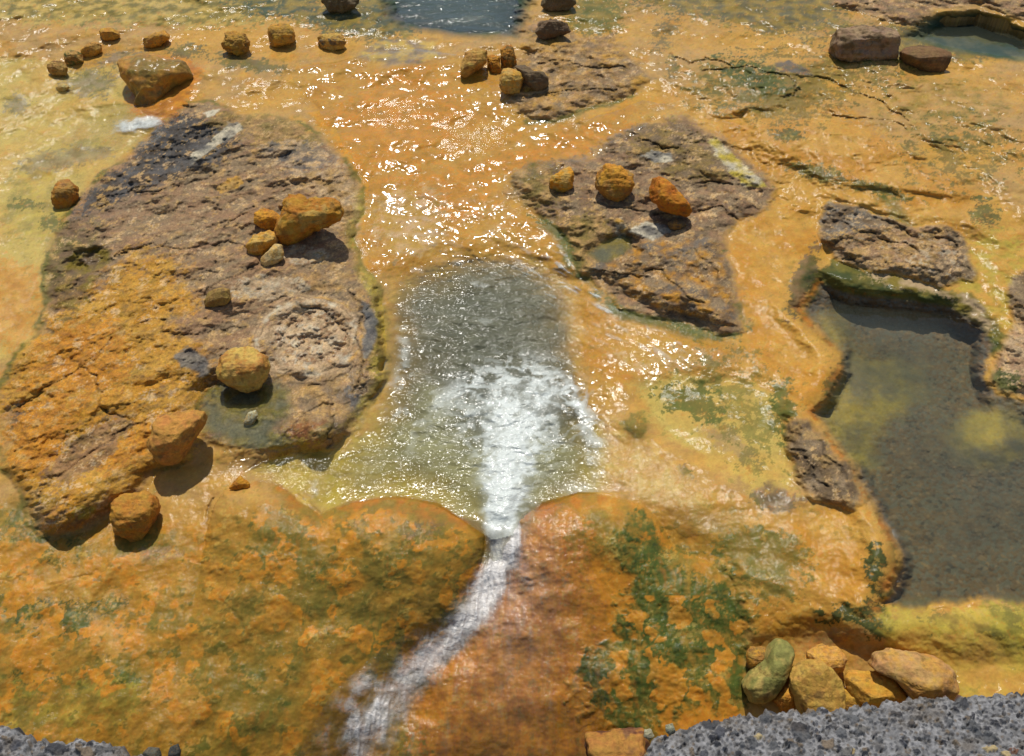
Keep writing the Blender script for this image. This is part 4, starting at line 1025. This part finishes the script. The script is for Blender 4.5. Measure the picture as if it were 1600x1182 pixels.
OR, TA, BR, DK = (214, 156, 66), (208, 166, 96), (180, 134, 70), (118, 98, 76)
RU, GO, GN, PA = (198, 132, 48), (220, 152, 46), (112, 114, 54), (206, 180, 130)
A_ = 'row of small stones in the far left basin'; B_ = 'stones on the far terrace edge'; C_ = 'cluster of stones beside the far river'
D_ = 'pile of stones on the left outcrop'; E_ = 'boulders at the foot of the left outcrop'; F_ = 'stones on the middle outcrop'; G_ = 'heap of stones against the grey wall'
STONES = [
 ([(76, 101), (84, 95), (100, 97), (105, 107), (101, 117), (84, 118), (75, 111)], 'roundish brown stone, the nearest in the row of four in the far left basin', (TA, BR), dict(group=A_)),
 ([(100, 86), (105, 79), (118, 79), (128, 86), (129, 96), (112, 103), (102, 101)], 'flat-topped brown stone, second nearest in the row of four in the far left basin', (TA, BR, GN), dict(group=A_)),
 ([(127, 80), (138, 70), (150, 65), (159, 71), (157, 81), (142, 89), (130, 89)], 'wedge shaped orange brown stone, third in the row of four in the far left basin', (OR, BR), dict(group=A_)),
 ([(154, 56), (160, 46), (172, 43), (183, 49), (188, 57), (178, 62), (160, 64)], 'low golden stone at the far end of the row of four in the left basin', (OR, BR), dict(group=A_)),
 ([(88, 138), (94, 131), (104, 131), (109, 137), (100, 143), (91, 144)], 'tiny pale tan stone lying in water below the row of four', (PA, TA), dict(thick=.6)),
 ([(222, 67), (228, 61), (244, 53), (256, 47), (264, 52), (264, 61), (250, 71), (238, 75), (227, 74)], 'long orange brown stone lying slantwise above the mossy mound', (OR, BR), dict(group=B_)),
 ([(346, 72), (352, 65), (353, 54), (366, 51), (382, 55), (388, 67), (386, 79), (372, 86), (357, 82)], 'lumpy orange stone with a dark foot in the running water', (OR, BR), dict(group=B_, rough=1.8)),
 ([(420, 54), (425, 41), (440, 38), (455, 42), (461, 54), (459, 67), (445, 71), (426, 73), (420, 66)], 'squarish orange stone with a flat shaded front on the far terrace edge', (OR, BR), dict(group=B_, flat=3.2)),
 ([(498, 61), (503, 55), (518, 52), (536, 54), (540, 66), (537, 75), (520, 81), (504, 77)], 'bowl shaped tan and dark stone with a dark underside on the far terrace edge', (TA, BR, DK), dict(group=B_, rough=1.5)),
 ([(727, 85), (745, 77), (761, 81), (760, 98), (738, 114), (728, 122), (720, 117), (722, 100)], 'slanting tan slab of stone at the left end of the cluster by the far river', (TA, BR), dict(group=C_, flat=3)),
 ([(762, 88), (772, 84), (780, 90), (781, 104), (784, 111), (779, 117), (768, 112), (762, 102)], 'narrow rough orange stone standing next to the slanting tan slab', (RU, GO), dict(group=C_, rough=1.6)),
 ([(782, 79), (788, 72), (799, 71), (803, 80), (807, 97), (801, 106), (790, 105), (783, 97)], 'upright olive and orange stone behind the square one in the cluster', (RU, (118, 92, 44)), dict(group=C_)),
 ([(786, 108), (799, 107), (815, 115), (818, 123), (811, 144), (800, 146), (784, 143), (780, 135)], 'square flat topped tan stone at the front of the cluster', (TA, OR), dict(group=C_, flat=3.4)),
 ([(804, 104), (818, 102), (832, 112), (850, 114), (857, 124), (853, 137), (838, 143), (826, 133), (815, 120)], 'long dark brown stone at the right end of the cluster', (DK, (128, 104, 78)), dict(group=C_)),
 ([(84, 300), (92, 282), (104, 281), (119, 291), (121, 302), (117, 315), (103, 328), (87, 327), (82, 318)], 'lone brown stone at the upper left edge of the big left outcrop', (RU, BR), {}),
 ([(449, 305), (472, 306), (480, 313), (500, 309), (521, 314), (535, 329), (536, 338), (515, 350), (492, 357), (480, 365), (462, 381), (445, 381), (434, 372), (433, 352), (441, 338)],
  'largest stone of the pile on the left outcrop, long golden and pitted', (RU, (202, 142, 56), (198, 156, 80)), dict(group=D_, rough=1.7, thick=.9, mat='P')),
 ([(399, 333), (410, 326), (425, 328), (441, 340), (439, 358), (425, 361), (410, 356), (398, 350)], 'orange stone left of the largest one in the pile on the left outcrop', (RU, GO), dict(group=D_, mat='P')),
 ([(385, 382), (398, 369), (418, 361), (431, 364), (434, 376), (420, 386), (410, 397), (400, 404), (389, 400)], 'yellowish knuckle shaped stone, lower left of the pile on the left outcrop', (OR, TA), dict(group=D_, rough=1.3)),
 ([(408, 404), (420, 393), (430, 382), (440, 383), (443, 396), (442, 405), (430, 413), (415, 418), (407, 412)], 'smooth pale tan pebble, nearest of the pile on the left outcrop', (PA, TA), dict(group=D_, box=.92, rough=.5)),
 ([(319, 470), (327, 456), (345, 450), (358, 452), (361, 468), (352, 476), (332, 481), (321, 479)], 'small oval grainy tan stone alone in the middle of the left outcrop', ((176, 140, 76), (150, 118, 64)), dict(mat='P', box=.92, rough=.7)),
 ([(343, 560), (360, 546), (388, 542), (415, 556), (422, 572), (415, 590), (404, 608), (385, 614), (360, 606), (343, 592), (340, 575)], 'blocky tan orange boulder above the green puddle beside the rubble nest', (TA, (186, 128, 66)), dict(group=E_, facets=12, flat=3)),
 ([(248, 650), (290, 644), (321, 643), (318, 660), (300, 688), (288, 708), (280, 722), (255, 727), (238, 715), (233, 696), (240, 680)], 'wedge shaped orange boulder left of the green puddle', ((212, 148, 76), (196, 140, 70)), dict(group=E_, facets=12, flat=3)),
 ([(176, 788), (190, 772), (205, 775), (225, 767), (243, 779), (247, 795), (235, 820), (222, 843), (205, 849), (185, 830), (176, 808)], 'rounded golden boulder at the lower end of the left outcrop', ((200, 142, 58), RU), dict(group=E_)),
 ([(380, 661), (388, 645), (400, 641), (403, 650), (396, 663), (385, 666)], 'small whitish pebble in the green puddle', ((210, 206, 184), PA), dict(thick=.6, rough=.4)),
 ([(357, 763), (375, 743), (390, 756), (388, 765), (365, 768)], 'small triangular orange chip in the wet film below the puddle', (GO, RU), dict(thick=.6)),
 ([(858, 285), (862, 277), (880, 266), (892, 259), (896, 275), (894, 293), (880, 300), (860, 297)], 'pointed two-toned orange stone, left of three on the middle outcrop', (GO, TA), dict(group=F_, flat=3)),
 ([(933, 272), (943, 260), (955, 256), (970, 262), (985, 275), (992, 292), (980, 308), (963, 316), (946, 308), (932, 295)], 'round pitted brown stone with an orange crest, between two others on the middle outcrop', (BR, (182, 124, 52), GO), dict(group=F_, mat='P', box=.92, rough=1.2, top=1.2)),
 ([(1016, 295), (1021, 280), (1031, 277), (1045, 285), (1062, 303), (1075, 320), (1081, 332), (1075, 338), (1058, 337), (1035, 326), (1018, 312)], 'bright orange slanting stone casting a deep shadow on the middle outcrop', ((218, 140, 32), (204, 120, 26)), dict(group=F_, zr=.06)),
 ([(1042, 349), (1052, 343), (1066, 345), (1072, 353), (1062, 360), (1048, 359)], 'small dark brown stone under the bright orange slanting one', (BR, DK), dict(group=F_)),
 ([(1301, 60), (1312, 47), (1340, 40), (1375, 43), (1400, 55), (1399, 75), (1400, 92), (1370, 97), (1340, 101), (1312, 93), (1303, 78)], 'big rugged pinkish brown block beside the far tide pool', ((164, 134, 104), (112, 90, 62), (150, 124, 92)), dict(rough=1.5, flat=4, box=.55, thick=.75, facets=5, cat='boulder', embed=.08)),
 ([(1404, 86), (1420, 73), (1438, 70), (1465, 74), (1483, 86), (1478, 112), (1468, 123), (1450, 114), (1420, 100)], 'smooth dark brown block with a flat top in front of the far tide pool', ((136, 102, 72), (104, 80, 56)), dict(flat=4, box=.5, thick=.7, facets=4, rough=.6, embed=.06, cat='boulder')),
 ([(185, 102), (194, 91), (222, 84), (256, 88), (292, 100), (300, 118), (280, 134), (262, 154), (250, 178), (236, 184), (222, 176), (212, 174), (218, 158), (207, 142), (192, 122)], 'rounded olive and rust coloured rock lump overhanging the small fall at the left basin', ((190, 132, 58), (160, 116, 52), (138, 108, 48)), dict(rough=.9, cat='boulder', mat='W', thick=.6, facets=2, box=.72, embed=.14)),
 ([(503, 3), (520, -14), (545, -14), (562, -3), (556, 10), (535, 20), (515, 19)], 'grey brown boulder in the algae left of the far river', ((140, 120, 100), DK), dict(rough=1.3, cat='boulder')),
 ([(843, 6), (850, -10), (875, -14), (897, -4), (899, 8), (885, 16), (858, 17)], 'rounded grey brown boulder at the right bank of the far river', ((134, 112, 92), DK), dict(cat='boulder')),
 ([(836, 52), (842, 36), (860, 30), (885, 38), (892, 50), (868, 56), (850, 62)], 'low brown rock lump between the far river and the rusty slab', ((130, 104, 78), DK), dict(rough=1.4, cat='boulder')),
 ([(1167, 1022), (1173, 1011), (1195, 1012), (1205, 1025), (1190, 1045), (1175, 1048), (1167, 1036)], 'small orange brown stone half hidden behind the green mossy one', (OR, BR), dict(group=G_, embed=-.02)),
 ([(1208, 1092), (1225, 1072), (1236, 1058), (1243, 1080), (1240, 1112), (1222, 1114)], 'dark orange stone wedged between the green mossy one and the big rounded one', (RU, OR), dict(group=G_)),
 ([(1262, 1020), (1285, 1009), (1310, 1014), (1321, 1028), (1318, 1045), (1305, 1058), (1285, 1054), (1265, 1042)], 'tan orange stone at the back of the heap behind the big rounded one', ((210, 154, 84), OR), dict(group=G_, embed=-.04)),
 ([(1360, 1045), (1368, 1024), (1395, 1017), (1420, 1020), (1465, 1030), (1483, 1048), (1493, 1080), (1482, 1104), (1430, 1110), (1412, 1080), (1395, 1058)], 'large pinkish orange stone at the right end of the heap by the wall', ((208, 160, 104), (214, 160, 80)), dict(group=G_, rough=.8)),
 ([(1318, 1062), (1328, 1050), (1350, 1050), (1380, 1053), (1405, 1060), (1419, 1075), (1419, 1096), (1395, 1106), (1350, 1102), (1328, 1082)], 'long golden stone lying in front of the pinkish one in the heap', ((216, 164, 76), (206, 148, 60)), dict(group=G_, rough=.6)),
 ([(1313, 1070), (1328, 1074), (1345, 1087), (1352, 1110), (1325, 1122), (1310, 1100)], 'small bright yellow orange stone wedged beside the big rounded one', ((222, 166, 76), OR), dict(group=G_, rough=.6)),
 ([(1237, 1050), (1255, 1035), (1280, 1030), (1297, 1043), (1310, 1062), (1317, 1085), (1316, 1118), (1290, 1128), (1258, 1124), (1245, 1105), (1236, 1075)], 'big rounded golden stone in the middle of the heap by the wall', ((216, 168, 86), (204, 152, 74)), dict(group=G_, box=.92, rough=.7)),
 ([(1161, 1072), (1172, 1056), (1195, 1032), (1205, 1010), (1215, 1002), (1230, 1005), (1239, 1016), (1237, 1035), (1226, 1060), (1205, 1090), (1190, 1102), (1172, 1095)], 'long stone with a green mossy top leaning at the left end of the heap', ((204, 174, 104), (184, 156, 88), (150, 142, 72)), dict(group=G_, rough=.6, top=.9)),
 ([(1376, 1100), (1388, 1092), (1408, 1094), (1412, 1106), (1382, 1110)], 'small pale flat stone showing above the wall edge', ((222, 190, 130), TA), dict(group=G_, thick=.5)),
 ([(916, 1152), (960, 1147), (1006, 1143), (1016, 1160), (1010, 1210), (930, 1220), (918, 1190)], 'red brown rough stone block below the end of the grey wall', ((140, 96, 70), (104, 62, 46), (186, 130, 60)), dict(flat=3.6, cat='stone block', rough=.8, top=1.0, embed=-.1)),
]
for i, (outl, label, cols, kw) in enumerate(STONES):
    kw = dict(kw)
    mt = {'P': M_PITTED, 'W': M_WETSTONE}.get(kw.pop('mat', ''), M_STONE)
    zr = kw.pop('zr', None)
    cat = kw.get('cat', 'stone'); nm = {'stone': 'stone', 'boulder': 'boulder', 'stone block': 'stone_block'}[cat]
    if zr is not None:
        cc = np.array(outl, float); kw['zoff'] = height_at(cc[:, 0].mean(), cc[:, 1].max()) + zr
    stone(nm, outl, label, cols, mt, seed=i + 1, **kw)

# ------------------------------------------------------------------ the concrete wall tops at the near edge
def wall_material():
    m, nt = new_mat('pebble_concrete')
    pos = N(nt, 'ShaderNodeNewGeometry').outputs['Position']
    col = attr(nt, 'col').outputs['Color']
    a, b = noise(nt, pos, 120, 6, .7), noise(nt, pos, 420, 3, .6)
    vary = math_(nt, 'ADD', math_(nt, 'ADD', math_(nt, 'MULTIPLY', a.outputs[0], 1.0), math_(nt, 'MULTIPLY', b.outputs[0], .6)), .2)
    mx = N(nt, 'ShaderNodeMix', {'Factor': 1.0}, data_type='RGBA', blend_type='MULTIPLY')
    nt.links.new(col, mx.inputs[6]); nt.links.new(vary, mx.inputs[7])
    bp = N(nt, 'ShaderNodeBump', {'Strength': .8, 'Distance': .006, 'Height': math_(nt, 'ADD', a.outputs[0], math_(nt, 'MULTIPLY', b.outputs[0], .4))})
    p = N(nt, 'ShaderNodeBsdfPrincipled', {'Base Color': mx.outputs[2], 'Roughness': .85, 'Normal': bp.outputs[0]})
    N(nt, 'ShaderNodeOutputMaterial', {0: p.outputs[0]})
    return m


M_WALL = wall_material()


def wall_top(edge, z, label, u0, u1, vmax, seed, lumpy=1.0):
    uu = np.arange(u0, u1, 1.25); eu = [p[0] for p in edge]; ev = [p[1] for p in edge]
    ve = np.interp(uu, eu, ev) + (6 if seed else 0)
    tt = np.concatenate([[0, 0, .6], np.arange(1.2, 110, 1.25), np.arange(112, vmax, 6.)])
    U_, T_ = np.meshgrid(uu, tt)
    x0, y0, _ = ground(U_, ve[None, :] + T_, z)
    x0, y0 = x0.astype(F32), y0.astype(F32)
    jag = .030 * fbm(x0 * 22, x0 * 0 + seed, 5, 71)
    y0 = y0 - jag
    a1, a2, ai = nz(72 + seed).cells(x0 * 26 + .3 * fbm(x0 * 60, y0 * 60, 2, 73), y0 * 26)
    b1, b2, bi = nz(75 + seed).cells(x0 * 60, y0 * 60)
    r3, q3 = nz(72 + seed).r3[ai], nz(75 + seed).r3[bi]
    big = sst(.12 + .30 * r3 - a1 + .05 * fbm(x0 * 90, y0 * 90, 2, 79), 0, .08) * (r3 > .45); sml = sst(.42 - b1, 0, .12) * (q3 > .3)
    fb_ = fbm(x0 * 12, y0 * 12, 5, 74)
    hz = .008 * fb_ * lumpy + .010 * big * np.sqrt(np.clip(1 - (a1 / .45) ** 2, 0, 1)) + .004 * sml - .004 * fbm(x0 * 70, y0 * 70, 3, 76)
    e1, e2, ei = nz(78 + seed).cells(x0 * 11 + .4 * fb_, y0 * 11)
    v3 = nz(78 + seed).r3[ei]
    huge = sst(.10 + .22 * v3 - e1 + .05 * fbm(x0 * 40, y0 * 40, 3, 80), 0, .06) * (v3 > .62)
    pitw = sst(fbm(x0 * 38, y0 * 38, 4, 81), .32, .6)
    hz = hz + .010 * huge - .012 * pitw * (1 - huge)
    rnd = .05 * (1 - np.sqrt(np.clip(1 - (1 - np.clip(T_ / 22, 0, 1)) ** 2, 0, 1)))
    zz = z + hz - rnd
    zz[0] = -1.4
    base = lin((146, 144, 142)) * np.ones(x0.shape + (1,), F32)
    base = base * (1 + .40 * fb_ + .45 * fbm(x0 * 50, y0 * 50, 4, 77))[..., None]
    pal = np.array([lin(c_) for c_ in ((92, 92, 92), (70, 70, 72), (112, 108, 102), (84, 84, 88), (128, 112, 92), (60, 60, 64), (100, 100, 100), (120, 116, 112))])
    cb = pal[(r3 * 7.99).astype(int)]; cs = pal[(q3 * 7.99).astype(int)] * .9
    rare = (r3 > .972)[..., None]
    cb = np.where(rare, lin((190, 168, 120)), cb); cb = np.where((r3[..., None] > .955) & ~rare, lin((128, 84, 60)), cb)
    base = base * (1 - .8 * sml[..., None]) + cs * .8 * sml[..., None]
    base = base * (1 - big[..., None]) + cb * big[..., None]
    base = base * (1 - .45 * (pitw * (1 - huge))[..., None])
    ch_ = pal[(v3 * 37 % 7.99).astype(int)] * 1.1
    base = base * (1 - huge[..., None]) + ch_ * huge[..., None]
    dirt = sst(fbm(x0 * 5, y0 * 5, 4, 82), .1, .6)[..., None] * .4
    base = base * (1 - dirt) + lin((118, 104, 84)) * dirt
    P = np.stack([x0, y0, zz], -1)
    P[0, :, :2] = P[1, :, :2]
    o = sheet('concrete_wall', P, np.ones((len(tt) - 1, len(uu) - 1), bool), {'col': np.clip(base, .01, .9)}, M_WALL)
    set_origin(o, (float(x0.mean()), float(y0.mean()), -1.4))
    return tag(o, label, 'wall', 'pebbly concrete wall at the near edge')


wr = wall_top([(985, 1215), (1000, 1182), (1012, 1160), (1030, 1146), (1055, 1136), (1100, 1124), (1160, 1111), (1250, 1105), (1330, 1100), (1420, 1088), (1600, 1077), (1900, 1060)],
              .42, 'grey pebbly concrete wall top along the bottom right corner', 985, 1760, 420, 0)
wl = wall_top([(-300, 1120), (-10, 1128), (20, 1126), (36, 1129), (50, 1146), (60, 1150), (110, 1147), (150, 1147), (185, 1152), (192, 1164), (205, 1168), (235, 1170), (262, 1176), (290, 1184), (330, 1215)],
              .42, 'dark grey broken concrete wall top in the bottom left corner', -160, 330, 420, 1, 2.2)

# a few pebbles along the broken wall ends
PEB = [
 ([(1007, 1141), (1017, 1139), (1022, 1150), (1014, 1157), (1006, 1151)], 'small white pebble on the red brown block at the end of the right wall', ((196, 186, 164), (180, 168, 140))),
 ([(1040, 1134), (1051, 1131), (1055, 1142), (1046, 1149), (1040, 1143)], 'small pale grey pebble set in the broken tip of the right wall', ((178, 176, 172), (150, 148, 142))),
 ([(262, 1184), (266, 1168), (278, 1163), (282, 1174), (281, 1190), (268, 1192)], 'pointed charcoal stone at the end of the left wall', ((74, 74, 76), (58, 58, 60))),
 ([(224, 1176), (232, 1168), (248, 1170), (252, 1182), (238, 1190), (226, 1186)], 'rounded dark grey pebble on the broken end of the left wall', ((104, 100, 92), (84, 80, 74))),
]
for i, (outl, label, cols) in enumerate(PEB):
    stone('pebble', outl, label, cols, M_STONE, seed=80 + i, group='pebbles at the broken wall ends', cat='pebble', zoff=.40 if i != 0 else .36, rough=.6)

# ------------------------------------------------------------------ light and view
w = bpy.data.worlds.new('World'); SC.world = w; w.use_nodes = True
nt = w.node_tree
bg = nt.nodes['Background']
sky = nt.nodes.new('ShaderNodeTexSky'); sky.sky_type = 'NISHITA'; sky.sun_disc = False
sky.sun_elevation = SUN_EL; sky.sun_rotation = SUN_AZ
nt.links.new(sky.outputs[0], bg.inputs[0]); bg.inputs[1].default_value = .09
sd = Vector((math.sin(SUN_AZ) * math.cos(SUN_EL), math.cos(SUN_AZ) * math.cos(SUN_EL), math.sin(SUN_EL)))
sun = bpy.data.lights.new('sun', 'SUN'); sun.energy = 3.5; sun.angle = math.radians(.53); sun.color = (1, .965, .90)
so = bpy.data.objects.new('sun', sun); COL_.objects.link(so); so.rotation_euler = sd.to_track_quat('Z', 'Y').to_euler(); so.location = sd * 30
cam = bpy.data.cameras.new('camera'); co = bpy.data.objects.new('camera', cam); COL_.objects.link(co)
co.location = (0, 0, CZ); co.rotation_euler = (math.radians(90) - PITCH, 0, 0)
cam.sensor_fit = 'HORIZONTAL'; cam.angle = HFOV; cam.clip_end = 3000; cam.clip_start = .05
SC.camera = co
SC.view_settings.view_transform = 'Standard'; SC.view_settings.look = 'None'; SC.view_settings.exposure = 0; SC.view_settings.gamma = 1
SC.cycles.max_bounces = 6; SC.cycles.transparent_max_bounces = 8; SC.cycles.sample_clamp_indirect = 4
SC.cycles.caustics_reflective = False; SC.cycles.caustics_refractive = False
